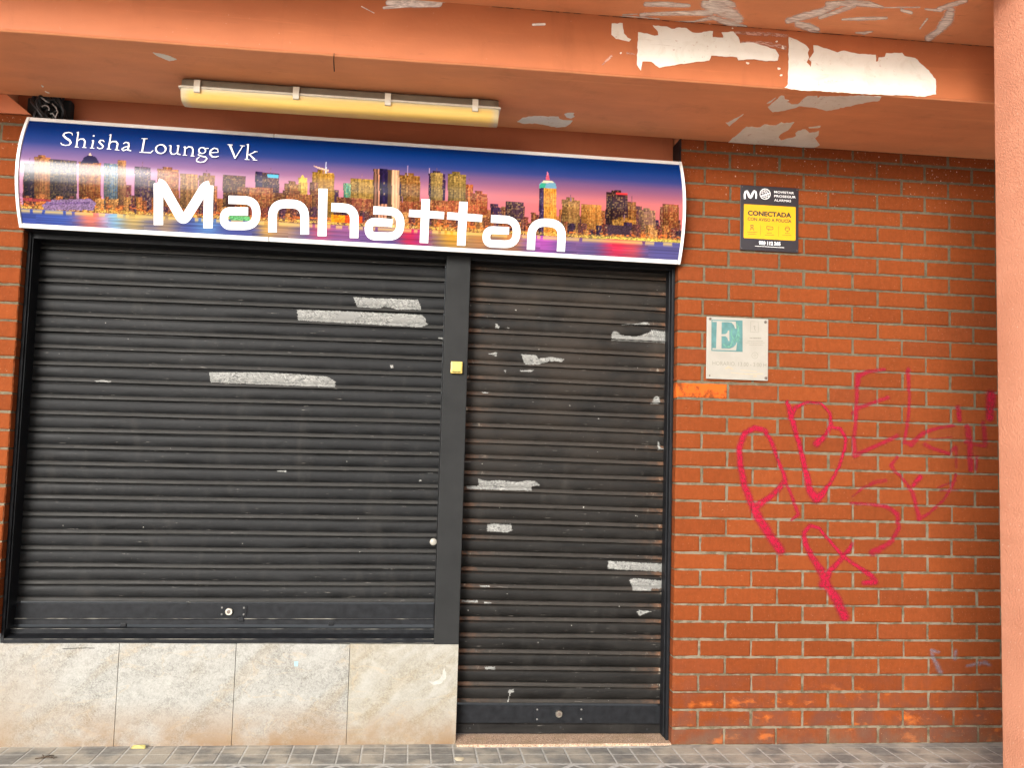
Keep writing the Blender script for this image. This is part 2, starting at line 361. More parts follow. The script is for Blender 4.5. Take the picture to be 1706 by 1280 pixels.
def spray(name, strokes, mapfn, m, parent, cell=1.6, soft=.35, cover=None):
    allp = np.array([p for s in strokes for p in s]); w = allp[:, 2].max()
    X, Y = np.meshgrid(np.arange(allp[:, 0].min()-w, allp[:, 0].max()+w, cell), np.arange(allp[:, 1].min()-w, allp[:, 1].max()+w, cell))
    A = np.zeros(X.shape)
    for si, s in enumerate(strokes):
        kk = cover[si] if cover else 1.
        for (ax, ay, aw), (bx, by, bw) in zip(s[:-1], s[1:]):
            L2 = (bx-ax)**2+(by-ay)**2+1e-9
            t = np.clip(((X-ax)*(bx-ax)+(Y-ay)*(by-ay))/L2, 0, 1)
            d = np.hypot(X-ax-t*(bx-ax), Y-ay-t*(by-ay)); hw = (aw+(bw-aw)*t)*.5
            e = np.clip((hw*(1+soft)-d)/(2*soft*hw+1e-6), 0, 1); A = np.maximum(A, kk*e*e*(3-2*e))
    u, f = grid_faces(A > .01)
    x, y = X.ravel()[u], Y.ravel()[u]
    return mk(name, mapfn(x, y), f, m, parent, {'alpha': A.ravel()[u]}, True)
def ribbon(mb, pts, mapfn, off, sub=4):
    """stroke of varying width -> polygon strip laid on a surface"""
    P = np.array(pts, float); out = []
    for i in range(len(P)-1):
        for k in range(sub): out.append(P[i]+(P[i+1]-P[i])*k/sub)
    out.append(P[-1]); P = np.array(out)
    T = np.gradient(P[:, :2], axis=0); T /= np.linalg.norm(T, axis=1)[:, None]+1e-9
    N = np.stack([-T[:, 1], T[:, 0]], 1); h = P[:, 2:3]/2
    A, B = P[:, :2]+N*h, P[:, :2]-N*h
    V = np.concatenate([mapfn(A[:, 0], A[:, 1]), mapfn(B[:, 0], B[:, 1])])+np.array(off); n = len(P)
    mb.add(V, [(i, i+1, n+i+1, n+i) for i in range(n-1)])
def rounded(pts, r):
    """polyline with constant width and filleted corners"""
    P = [np.array(p, float) for p in pts]; out = [P[0]]
    for a, b, c in zip(P[:-2], P[1:-1], P[2:]):
        u = (a-b)[:2]; v = (c-b)[:2]; lu, lv = np.linalg.norm(u), np.linalg.norm(v); rr = min(r, lu*.48, lv*.48)
        p0, p2 = b.copy(), b.copy(); p0[:2] += u/lu*rr; p2[:2] += v/lv*rr
        for t in np.linspace(0, 1, 7): out.append((1-t)**2*p0+2*t*(1-t)*b+t*t*p2)
    return out+[P[-1]]
def text_mesh(name, body, box, y, m, parent, bold=0., spacing=1.):
    """built-in font fitted into (x0,x1,z0,z1) on the plane y"""
    c = bpy.data.curves.new('t', 'FONT'); c.body = body; c.offset = bold; c.resolution_u = 3; c.space_character = spacing
    o = bpy.data.objects.new('t', c); COL.objects.link(o); dg = bpy.context.evaluated_depsgraph_get()
    me = bpy.data.meshes.new_from_object(o.evaluated_get(dg)); bpy.data.objects.remove(o)
    V = np.array([v.co for v in me.vertices]); Fc = [tuple(p.vertices) for p in me.polygons]; bpy.data.meshes.remove(me)
    a, b = V.min(0), V.max(0); x0, x1, z0, z1 = box
    W = np.stack([x0+(V[:, 0]-a[0])/(b[0]-a[0])*(x1-x0), np.full(len(V), y), z0+(V[:, 1]-a[1])/(b[1]-a[1])*(z1-z0)], 1)
    return mk(name, W, Fc, m, parent)

# ================================================================== BRICK WALLS
PZ, JT = .08, .0085
def course_joints(r, x0, x1, mirror):
    st = .25 if r % 2 == 0 else .125
    js = [st+.25*k for k in range(60)]
    return [j for j in js if j < abs(x1-x0)-.03]
def brick_wall(label, xa, xb, z1, mirror, chip=None, zmin=0.):
    """xa = exposed corner; bricks run from the corner away. returns thing, surface lookup"""
    L = abs(xb-xa); sg = -1 if mirror else 1
    V = []; Fc = []; FM = []; A1 = []; A2 = []; A3 = []; look = {}
    for r in range(int(zmin/PZ), int(math.ceil(z1/PZ))):
        za, zb = r*PZ+JT/2, min((r+1)*PZ-JT/2, z1)
        if zb-za < .012: continue
        js = [-JT/2]+[j+random.uniform(-.003, .003) for j in course_joints(r, 0, L, 0)]+[L+JT/2]
        rz = random.uniform(-.0012, .0012)
        for k in range(len(js)-1):
            a, b = js[k]+JT/2+random.uniform(-.001, .001), js[k+1]-JT/2+random.uniform(-.001, .001)
            yo = random.uniform(-.0018, .0014); tl = random.uniform(-.002, .002)
            look.setdefault(r, []).append((a, b, za+rz, zb+rz, yo))
            t1, t2 = random.random(), random.random(); cp = 1. if chip and chip[0] == r and chip[1] == k else 0.
            nx, nz = max(4, int((b-a)/.02)), 4
            us = [0, .0045]+list(np.linspace(.012, (b-a)-.012, nx))+[(b-a)-.0045, b-a]
            ws = [0, .0045]+list(np.linspace(.012, (zb-za)-.012, nz))+[(zb-za)-.0045, zb-za]
            n0 = len(V); nu, nw = len(us), len(ws)
            for j, w in enumerate(ws):
                for i, u in enumerate(us):
                    edge = i in (0, nu-1) or j in (0, nw-1)
                    e2 = i in (1, nu-2) or j in (1, nw-2)
                    jx = random.uniform(-.0011, .0011) if edge else 0
                    jz = random.uniform(-.0011, .0011) if edge else 0
                    y = yo+tl*(u/(b-a)-.5)+(.0055 if edge else (random.uniform(0, .0012) if e2 else random.uniform(-.0003, .0003)))
                    V.append((xa+sg*(a+u+jx), y, za+rz+w+jz))
            for j in range(nw-1):
                for i in range(nu-1):
                    q = (n0+j*nu+i, n0+j*nu+i+1, n0+(j+1)*nu+i+1, n0+(j+1)*nu+i); Fc.append(q[::-1] if mirror else q)
            ring = [n0+i for i in range(nu)]+[n0+j*nu+nu-1 for j in range(1, nw)]+[n0+(nw-1)*nu+i for i in range(nu-2, -1, -1)]+[n0+j*nu for j in range(nw-2, 0, -1)]
            dep = .115 if k == 0 else .03; nb = len(V)
            for q in ring: V.append((V[q][0], dep, V[q][2]))
            m = len(ring)
            for i in range(m):
                q = (ring[i], nb+i, nb+(i+1) % m, ring[(i+1) % m]); Fc.append(q[::-1] if mirror else q)
            nn = len(V)-n0; A1 += [t1]*nn; A2 += [t2]*nn; A3 += [cp]*nn
    FM = [0]*len(Fc); n0 = len(V)
    # mortar bed: gently uneven sheet and a body behind it
    gx, gz = np.linspace(.003, L, int(L/.02)), np.linspace(zmin+.001, z1, int((z1-zmin)/.02))
    for j, z in enumerate(gz):
        for i, x in enumerate(gx): V.append((xa+sg*x, .0042+random.uniform(-.0012, .0012), z))
    w = len(gx)
    for j in range(len(gz)-1):
        for i in range(w-1):
            q = (n0+j*w+i, n0+j*w+i+1, n0+(j+1)*w+i+1, n0+(j+1)*w+i); Fc.append(q[::-1] if mirror else q)
    nb = len(V); xs = sorted((xa+sg*.004, xa+sg*L))
    V += [(x, y, z) for x in xs for y in (.012, .24) for z in (zmin, z1)]
    Fc += [tuple(nb+i for i in f) for f in [(0, 1, 3, 2), (4, 6, 7, 5), (0, 4, 5, 1), (2, 3, 7, 6), (0, 2, 6, 4), (1, 5, 7, 3)]]
    FM += [1]*(len(Fc)-len(FM)); k = len(V)-len(A1); A1 += [0]*k; A2 += [0]*k; A3 += [0]*k
    o = mk('brick_wall', V, Fc, None, None, dict(tone=A1, tone2=A2, chip=A3), False, [M['brick'], M['mortar']], FM)
    tag(o, label, 'wall')
    def surf(px, py):
        P = on_y(px, py, 0.)
        for i in range(len(P)):
            x, z = sg*(P[i, 0]-xa), P[i, 2]; y = .0042
            for a, b, za, zb, yo in look.get(int(z/PZ), []):
                if a-.001 < x < b+.001 and za-.001 < z < zb+.001: y = yo-.0022+(.003 if min(x-a, b-x, z-za, zb-z) < .004 else 0)
            P[i, 1] = y-.0012
        return P
    return o, surf
wallR, surfR = brick_wall('long orange brick wall right of the roller door, with red graffiti and two signs', 0., 2.6, 2.856, False, chip=(20, 0))
wallL, surfL = brick_wall('narrow strip of orange brick pier at the left edge of the shopfront', -2.972, -4.3, 2.765, True, zmin=.48)

G = lambda *p: [(a, b, w*1.02) for a, b, w in crop(p, 1120, 580, 2.667)]
g = [G((480,900,40),(430,830,40),(380,750,42),(350,690,34),(320,610,30),(300,510,28),(298,440,28),(320,380,28),(365,355,26),(410,365,22),(445,430,20),(470,500,18),(495,560,18),(500,590,24),(470,630,26),(430,665,26),(380,700,34),(365,725,36)),
     G((500,590,14),(530,660,15),(560,740,18),(530,765,12)),
     G((510,240,18),(525,290,28),(545,370,22),(570,450,24),(595,560,26),(612,640,34),(640,670,42),(665,650,30),(700,600,18),(740,530,16),(765,450,16),(770,400,16),(745,360,18),(715,355,16)),
     G((525,310,24),(545,265,20),(600,240,14),(660,245,12),(700,290,16),(705,340,18),(680,390,22),(640,425,34)),
     G((940,95,16),(870,105,18),(825,125,28),(820,180,20),(818,250,16),(815,320,18),(805,400,20),(810,480,24),(870,450,20),(940,420,18),(1000,390,20)),
     G((800,290,18),(830,265,20),(900,240,16),(955,220,20)),
     G((1045,95,20),(1050,170,16),(1052,250,14),(1045,330,16),(1030,420,16),(1060,430,26),(1110,380,20),(1180,355,16),(1250,345,14)),
     G((1120,430,24),(1150,445,18),(1230,470,16),(1255,440,14)), G((1240,395,8),(1130,410,10)),
     G((1270,265,24),(1275,320,20)), G((1310,350,26),(1320,420,30),(1325,540,24)), G((1380,330,20),(1390,430,24)), G((1415,210,46),(1410,310,36)), G((1300,420,16),(1390,440,16)), G((1355,480,12),(1350,540,12)), G((1260,440,14),(1260,530,14)),
     G((800,660,10),(850,620,14),(900,595,20),(945,590,18)), G((795,690,14),(880,695,14),(950,705,20),(1000,740,22),(1005,800,20),(975,860,22),(920,895,30),(890,910,34)),
     G((1000,485,14),(970,520,18),(985,545,16),(1030,590,14),(1065,640,20),(1080,690,18),(1095,760,22),(1140,735,14),(1200,680,14),(1240,620,14),(1260,560,12)), G((1100,575,26),(1070,610,20)), G((1180,620,12),(1260,590,10)), G((1190,635,10),(1270,630,10)),
     G((765,1195,42),(730,1120,42),(690,1060,40),(660,990,36),(620,930,28),(590,870,24),(585,820,22),(610,790,18),(650,800,16),(700,860,16),(760,930,18),(820,970,18),(880,1010,26),(900,1040,28),(850,1045,22)),
     G((670,1050,44),(700,990,26),(740,950,24),(780,900,22),(800,870,18))]
spray('graffiti', g, surfR, M['pink'], wallR, 1.5, .5, [.95, .88, .98, .95, .82, .8, .8, .75, .6, .85, .8, .7, .9, .7, .75, .6, .7, .82, .8, .9, .7, .6, .95, .95])['label'] = 'red spray painted scrawl of letters'
spray('paint_mark', [[(1551, 1084, 6), (1563, 1087, 5)], [(1552, 1090, 7), (1560, 1108, 8), (1566, 1120, 8)], [(1592, 1085, 6), (1590, 1098, 6)], [(1610, 1110, 5), (1640, 1104, 8), (1648, 1108, 6)]], surfR, M['blue'], wallR, 1.5, .9)['label'] = 'faint pale blue paint smear'

# ================================================================== CONCRETE BEAM, CEILING, LINTEL, PILLAR
ZS, YB, ZC = 2.855, -.66, 3.104
def wavy_sheet(mb, f, nu, nv, mi):
    V = [f(u/nu, v/nv) for v in range(nv+1) for u in range(nu+1)]; w = nu+1
    mb.add(V, [(j*w+i, j*w+i+1, (j+1)*w+i+1, (j+1)*w+i) for j in range(nv) for i in range(nu)], mi)
def hn(*a): return math.sin(a[0]*3.1+1)*.5+math.sin(a[0]*7.7+2.)*.3+math.sin(a[0]*19.+.3)*.2
X0, X1 = -6.5, 5.
beam = MB()
def ed(x): return .0022*hn(x)
# outer face, rounded arris, soffit (one skin)
prof = [(YB, ZC+.05, 0), (YB, ZC-.07, 0), (YB, ZS+.09, 0), (YB, ZS+.010, 0), (YB+.0025, ZS+.0035, 0), (YB+.009, ZS, 1), (YB+.2, ZS, 1), (YB+.45, ZS, 1), (-.004, ZS, 1)]
nx = 230; V = []; Fc = []; fm = []
for i in range(nx+1):
    x = X0+(X1-X0)*i/nx
    for j, (y, z, mi) in enumerate(prof):
        V.append((x, y+(ed(x) if j < 6 else 0)-(.0015*hn(x+5) if j in (1, 2) else 0), z+(ed(x+9)*.8 if 3 <= j < 6 else (0.0015*hn(x+j) if 6 <= j < 8 else 0))))
n = len(prof)
for i in range(nx):
    for j in range(n-1):
        Fc.append((i*n+j, i*n+j+1, (i+1)*n+j+1, (i+1)*n+j)); fm.append(0 if j < 4 else 1)
b0 = len(V)
beam.V = V; beam.F = Fc; beam.M = fm; beam.A = [0]*len(V)
# step over the recess behind the sign, and the strip of soffit bearing on the walls
beam.box(X0, -3.085, -.0035, .30, ZS+.0002, ZC+.3, 1)
beam.box(0.006, X1, -.0035, .30, ZS+.0002, ZC+.3, 1)
beam.box(-3.0845, .0055, .30, .42, ZS-.4, ZC+.3, 1)
beam.box(-3.0845, .0055, -.0035, .001, ZS+.0004, ZC+.3, 1)
bo = beam.build('concrete_beam', None, None, False, [M['beam'], M['soffit']])
tag(bo, 'terracotta painted concrete beam over the shopfront with white patches of peeled paint', 'beam')
on_face = lambda px, py: on_y(px, py, YB)
on_soff = lambda px, py: on_z(px, py, ZS)
on_ceil = lambda px, py: on_z(px, py, ZC)
Fz = lambda *p: crop(p, 1000, 0, 4.874); Gz = lambda *p: crop(p, 1280, 0, 4.874); Hz = lambda *p: crop(p, 1180, 140, 5.687); Iz = lambda *p: crop(p, 840, 170, 8.53)
facep = [Fz((305,262),(380,272),(440,290),(470,285),(468,255),(425,205),(470,208),(540,215),(580,235),(640,222),(700,228),(745,262),(800,268),(860,255),(915,252),(910,300),(1000,305),(985,262),(1080,255),(1120,300),(1135,350),(1240,345),(1340,375),(1420,400),(1450,450),(1440,490),(1350,495),(1250,480),(1120,488),(1110,465),(900,450),(885,490),(800,500),(620,525),(500,545),(480,550),(415,500),(340,500),(330,572),(298,525)),
         Fz((92,190),(180,188),(190,270),(225,310),(250,318),(235,338),(200,330),(125,315),(90,280)),
         Gz((165,300),(230,322),(300,365),(330,400),(318,430),(328,465),(310,505),(345,545),(350,500),(330,480),(370,420),(365,365),(400,370),(470,395),(560,425),(610,410),(650,420),(720,435),(870,445),(872,500),(890,498),(895,465),(945,460),(955,430),(1085,428),(1105,455),(1190,470),(1240,520),(1300,570),(1355,640),(1360,765),(1250,786),(1100,773),(950,772),(700,758),(400,738),(250,733),(130,712),(160,680))]
for i, p in enumerate(facep): patch('peeled_patch', [p], on_face, M['plaster'], bo, (0, -.0026, 0))
soffp = [Hz((565,215),(690,103),(720,108),(725,140),(765,150),(740,165),(790,190),(845,188),(900,140),(940,110),(1030,108),(1040,130),(1060,112),(1420,106),(1640,116),(1620,152),(1480,175),(1120,250),(1070,232),(980,215),(860,205),(800,228),(690,250),(610,262)),
         Hz((180,558),(360,400),(490,408),(530,380),(640,390),(690,360),(720,370),(815,358),(760,430),(680,475),(665,500),(690,532),(770,510),(830,490),(825,460),(850,438),(920,425),(960,460),(1050,440),(1045,480),(1010,510),(1035,545),(1055,572),(1000,600),(580,578)),
         Hz((165,360),(185,362),(335,282),(200,395)), Hz((950,405),(1065,392),(1060,408),(955,415)), Hz((555,180),(640,125),(600,165)),
         Iz((185,275),(260,218),(390,200),(540,195),(620,205),(770,200),(785,235),(880,255),(970,260),(940,300),(870,345),(780,352),(670,342),(580,320),(430,295),(290,300)),
         Iz((855,165),(900,150),(995,152),(975,175),(1000,200),(950,225),(890,210))]
for p in soffp: patch('peeled_patch', [p], on_soff, M['plaster'], bo, (0, 0, -.0024))
patch('peeled_patch', [crop(p, 0, 130, 12.19) for p in ([(835, 130), (890, 165), (870, 182), (845, 155)], [(910, 258), (1010, 300), (960, 292)])]+[crop([(505,172),(540,178),(562,184),(585,195),(560,200),(520,183)], 0, 0, 1.984)], on_soff, M['plaster'], bo, (0, 0, -.002), .3, 1.5)
for k in range(16):
    cx_, cy_ = random.choice([(1040, 70), (1225, 45), (1290, 75), (1230, 108), (1330, 40), (1045, 105), (1180, 30), (1310, 120), (1020, 95)]); cx_ += random.uniform(-16, 16); cy_ += random.uniform(-9, 9); r_ = random.uniform(.8, 2.4)
    patch('paint_chip', [[(cx_+r_*random.uniform(.6, 1.6)*math.cos(a), cy_+r_*random.uniform(.5, 1.)*math.sin(a)) for a in np.linspace(0, 2*math.pi, 7)[:-1]]], on_face, M['plaster'], bo, (0, -.0022, 0), 0)
spray('scuff_mark', [Fz((1100,265,26),(1300,275,40),(1515,290,30)), Fz((1150,345,30),(1330,350,40),(1500,385,40)), Fz((90,455,26),(20,520,22)), Fz((220,430,26),(280,440,14)), Fz((205,250,6),(305,265,8)), Fz((310,235,5),(305,300,6))], lambda a, b: on_face(a, b)+(0, -.0018, 0), M['scuffp'], bo)
spray('scuff_mark', [crop(p, 600, 0, 4.265) for p in ([(200,18,40),(380,25,60),(560,25,50)], [(300,3,20),(520,8,34),(690,3,14)], [(10,45,10),(100,92,8)], [(170,55,22),(320,40,26),(560,40,20)], [(1230,175,20),(1310,172,18)])], lambda a, b: on_face(a, b)+(0, -.0016, 0), M['scuff'], bo, .8)

# arcade ceiling and the facade above it
ct = thing('arcade', 'dark terracotta arcade ceiling above the beam, scraped and scuffed with white marks', 'ceiling', (0, YB, ZC))
mbc = MB()
wavy_sheet(mbc, lambda u, v: (X0+(X1-X0)*u, YB-.001-v*.37, ZC+.0003*hn(u*11+v*3)), 120, 14, 0)
mbc.box(X0, X1, YB-.37, YB-.001, ZC+.006, ZC+.30, 0)
ceil_o = mbc.build('ceiling_slab', M['soffit'], ct)
MB().box(X0, X1, YB-.67, YB-.371, ZC+.004, ZC+4.5).build('facade_wall', M['beam'], ct)
cs = [Fz((370,30,40),(560,32,44),(720,42,30)), Fz((850,30,70),(950,60,120),(1060,110,120),(1130,150,70)), Fz((900,6,50),(1010,8,60),(1080,40,50)), Fz((0,150,10),(220,128,12),(480,150,14)), Fz((330,115,30),(600,105,36),(900,100,50)), Fz((560,180,18),(760,170,16),(920,140,40),(1080,200,60),(1180,215,30)), Fz((180,115,12),(300,110,14)),
      Gz((160,165,50),(280,130,60),(420,95,60),(560,30,60)), Gz((240,190,60),(330,215,70),(400,235,40)), Gz((420,140,30),(620,70,40),(700,45,34)), Gz((480,25,40),(680,20,56),(820,30,50),(930,55,22)), Gz((330,240,26),(420,275,26),(520,285,16)), Gz((600,155,18),(760,148,36),(960,142,24)), Gz((710,262,16),(780,266,28),(850,252,12)),
      Gz((1600,0,40),(1500,30,46),(1390,70,44)), Gz((1480,80,70),(1460,150,90),(1420,200,80),(1370,260,50),(1300,305,60)), Gz((1275,70,18),(1400,82,26)), Gz((1290,150,20),(1230,230,14)), Gz((1080,80,24),(1160,100,30)), Gz((940,58,14),(1230,55,16))]
spray('scuff_mark', cs, lambda a, b: on_ceil(a, b)+(0, 0, -.0007), M['scuff'], ct, 1.5, .55)
# cracked crease between beam and ceiling
cr = MB(); cx = np.linspace(820, 1700, 150)
for k in range(len(cx)-1):
    if random.random() < .55:
        a = on_y(np.array([cx[k], cx[k+1]]), np.array([0., 0.]), YB); w = random.uniform(.0008, .003)
        a[:, 2] = ZC-.002; q = [a[0]+(0, -.0035, 0), a[1]+(0, -.0035, 0), a[1]+(0, -.0035-w, -.003), a[0]+(0, -.0035-w, -.003)]
        cr.add(q, [(0, 1, 2, 3)])
cr.build('crack', M['dark'], bo)
patch('crack', [[(556, 88), (557.2, 88), (556.6, 100), (557.8, 118), (556.3, 119), (555.2, 101)]], on_soff, M['dark'], bo, (0, 0, -.0015), 0)

# lintel wall in the recess behind the sign, with the chamfered haunch at its left end
lt = thing('lintel', 'dark red painted lintel recessed behind the top of the shop sign', 'lintel', (-1.5, .13, 2.5))
ml = MB()
wavy_sheet(ml, lambda u, v: (-3.08+3.078*u, .115+.002*hn(u*9+v), 2.30+v*.76), 90, 12, 0)
ml.box(-3.08, -.002, .119, .29, 2.30, 3.06, 0)
ml.build('painted_wall', M['lintel'], lt)
hv = [(-4.3, 2.768), (-2.974, 2.768), (-3.083, 2.8535), (-4.3, 2.8535)]
MB().add([(x, -.001, z) for x, z in hv]+[(x, .114, z) for x, z in hv], [(0, 1, 2, 3), (7, 6, 5, 4), (0, 4, 5, 1), (1, 5, 6, 2), (2, 6, 7, 3), (3, 7, 4, 0)]).build('haunch', M['lintel'], lt)
MB().box(-.0016, .0052, -.0028, .118, 2.70, 2.8538).build('seam_trim', M['black'], lt)

# pillar
pb = MB(); pn = 0
px0 = float(on_z(np.array([1653.]), np.array([0.]), ZC)[0][0]); yk = float(on_z(np.array([1653.]), np.array([0.]), ZC)[0][1])
yk = min(yk, -1.04); px0 = float(on_y(np.array([1660.]), np.array([620.]), yk)[0][0])
def pillar_skin():
    bm = bmesh.new(); bmesh.ops.create_cube(bm, size=1)
    for v in bm.verts: v.co = (px0+.22+v.co.x*.44, yk-.23+v.co.y*.46, 1.55+v.co.z*3.11)
    bmesh.ops.bevel(bm, geom=[e for e in bm.edges if abs(e.verts[0].co.z-e.verts[1].co.z) > 1], offset=.012, segments=3, profile=.5, affect='EDGES')
    bmesh.ops.subdivide_edges(bm, edges=[e for e in bm.edges if abs(e.verts[0].co.z-e.verts[1].co.z) > 1], cuts=330, use_grid_fill=True)
    for v in bm.verts: v.co += Vector((.0012*math.sin(v.co.z*2.3)+random.uniform(-.0003, .0003), .001*math.sin(v.co.z*1.7), 0))
    bm.verts.index_update(); r = ([tuple(v.co) for v in bm.verts], [tuple(v.index for v in f.verts) for f in bm.faces]); bm.free(); return r
pv, pf = pillar_skin()
tag(mk('pillar', pv, pf, M['stucco'], None, None, True), 'salmon pink rough plastered pillar at the right edge', 'pillar')

# ================================================================== SHOPFRONT FRAME, PLINTH, STEP
fr = thing('shopfront_frame', 'black steel shopfront frame with a charcoal post between the two shutters', 'frame', (-1.5, .05, .45))
jl = MB(); jl.box(-2.9705, -2.957, .046, .20, .44, 2.30, 0, .002); jl.box(-2.9565, -2.951, .058, .15, .50, 2.30, 0, .0015); jl.build('jamb', M['black'], fr)
jr = MB(); jr.box(-.0155, -.0025, .047, .20, .0, 2.30, 0, .002); jr.box(-.022, -.0158, .075, .135, .018, 2.30, 0, .0015); jr.build('jamb', M['black'], fr)
mu = MB(); mu.box(-1.102, -.989, .044, .20, .443, 2.30, 0, .004); mu.box(-1.0885, -.9895, .0501, .20, .0, .4425, 0, .002); mu.build('post', M['mull'], fr)
hd = MB(); hd.box(-2.956, -1.1025, .06, .20, 2.222, 2.32, 0, .003); hd.box(-.9885, -.016, .06, .20, 2.222, 2.32, 0, .003); hd.build('header', M['black'], fr)
sl = MB()
for (y, z0, z1, b) in ((.112, .486, .5165, .003), (.078, .452, .4855, .003), (.045, .4365, .4675, .004)):
    pass
sl.extrude_x([(.19, .4445), (.046, .4445), (.046, .4635), (.0505, .4665), (.098, .4755), (.101, .4775), (.101, .497), (.112, .500), (.19, .500)], -2.9566, -1.1022, 0, True, 60, .0048)
for i in range(len(sl.V)):
    x, y, z = sl.V[i]; sl.V[i] = (x, y+.0012*hn(x*2.3), z+.0012*hn(x*3.1+2)+.0093)
sl.build('sill', M['bar'], fr)
dl = MB(); dl.box(-2.956, -1.1025, .0452, .0468, .4621+.0093, .4637+.0093, 0, 0, 0, .0048); dl.box(-2.956, -1.1025, .0995, .1008, .4962+.0093, .4978+.0093, 0, 0, 0, .0048); dl.box(-2.956, -1.1025, .0452, .0466, .4446+.0093, .4456+.0093, 0, 0, 0, .0048); dl.build('worn_edge', M['dusty'], fr)

pl = thing('stone_plinth', 'cream granite slab plinth below the wide window shutter', 'plinth', (-2., .05, 0))
gx = [-4.3, -2.476, -1.977, -1.478, -.9885]
for i in range(4):
    b = MB(); b.box(gx[i]+.0009, gx[i+1]-.0009, .05, .085, -.03, .4395+.0028*i*.45, 0, .0014, (.2, .3, .1, .95)[i]); b.build('slab', M['granite'], pl, False, None, 'tone')
MB().box(-4.3, -.9885, .086, .24, -.03, .436).build('backing', M['joint'], pl)
patch('paint_splash', [[(740, 1113), (744, 1122), (742, 1132), (734, 1140), (722, 1142), (713, 1135), (722, 1137), (731, 1133), (737, 1125), (739, 1116)]], lambda a, b: on_y(a, b, .05), plain('white_splash', (.33, .32, .285), .6), pl, (0, -.001, 0), .6, 3)['label'] = 'white crescent of splashed paint'
patch('sticker', [[(490, 1103), (497, 1103), (496, 1111), (491, 1111)]], lambda a, b: on_y(a, b, .05), plain('blue_sticker', (.22, .42, .46), .5), pl, (0, -.001, 0), .5, 2)['label'] = 'small pale blue sticker scrap'
patch('crack', [[(104, 1081.5), (130, 1080), (158, 1080.2), (158, 1081), (130, 1081.2), (104, 1082.3)]], lambda a, b: on_y(a, b, .05), M['dark'], pl, (0, -.0006, 0), .2, 4)

st = MB(); st.extrude_x([(.20, -.03), (.006, -.03), (.006, .0055), (.010, .0095), (.20, .0165)], -.9865, -.0012, 0, True, 40)
tag(st.build('door_step', M['step']), 'red speckled granite door step under the narrow roller door', 'step')

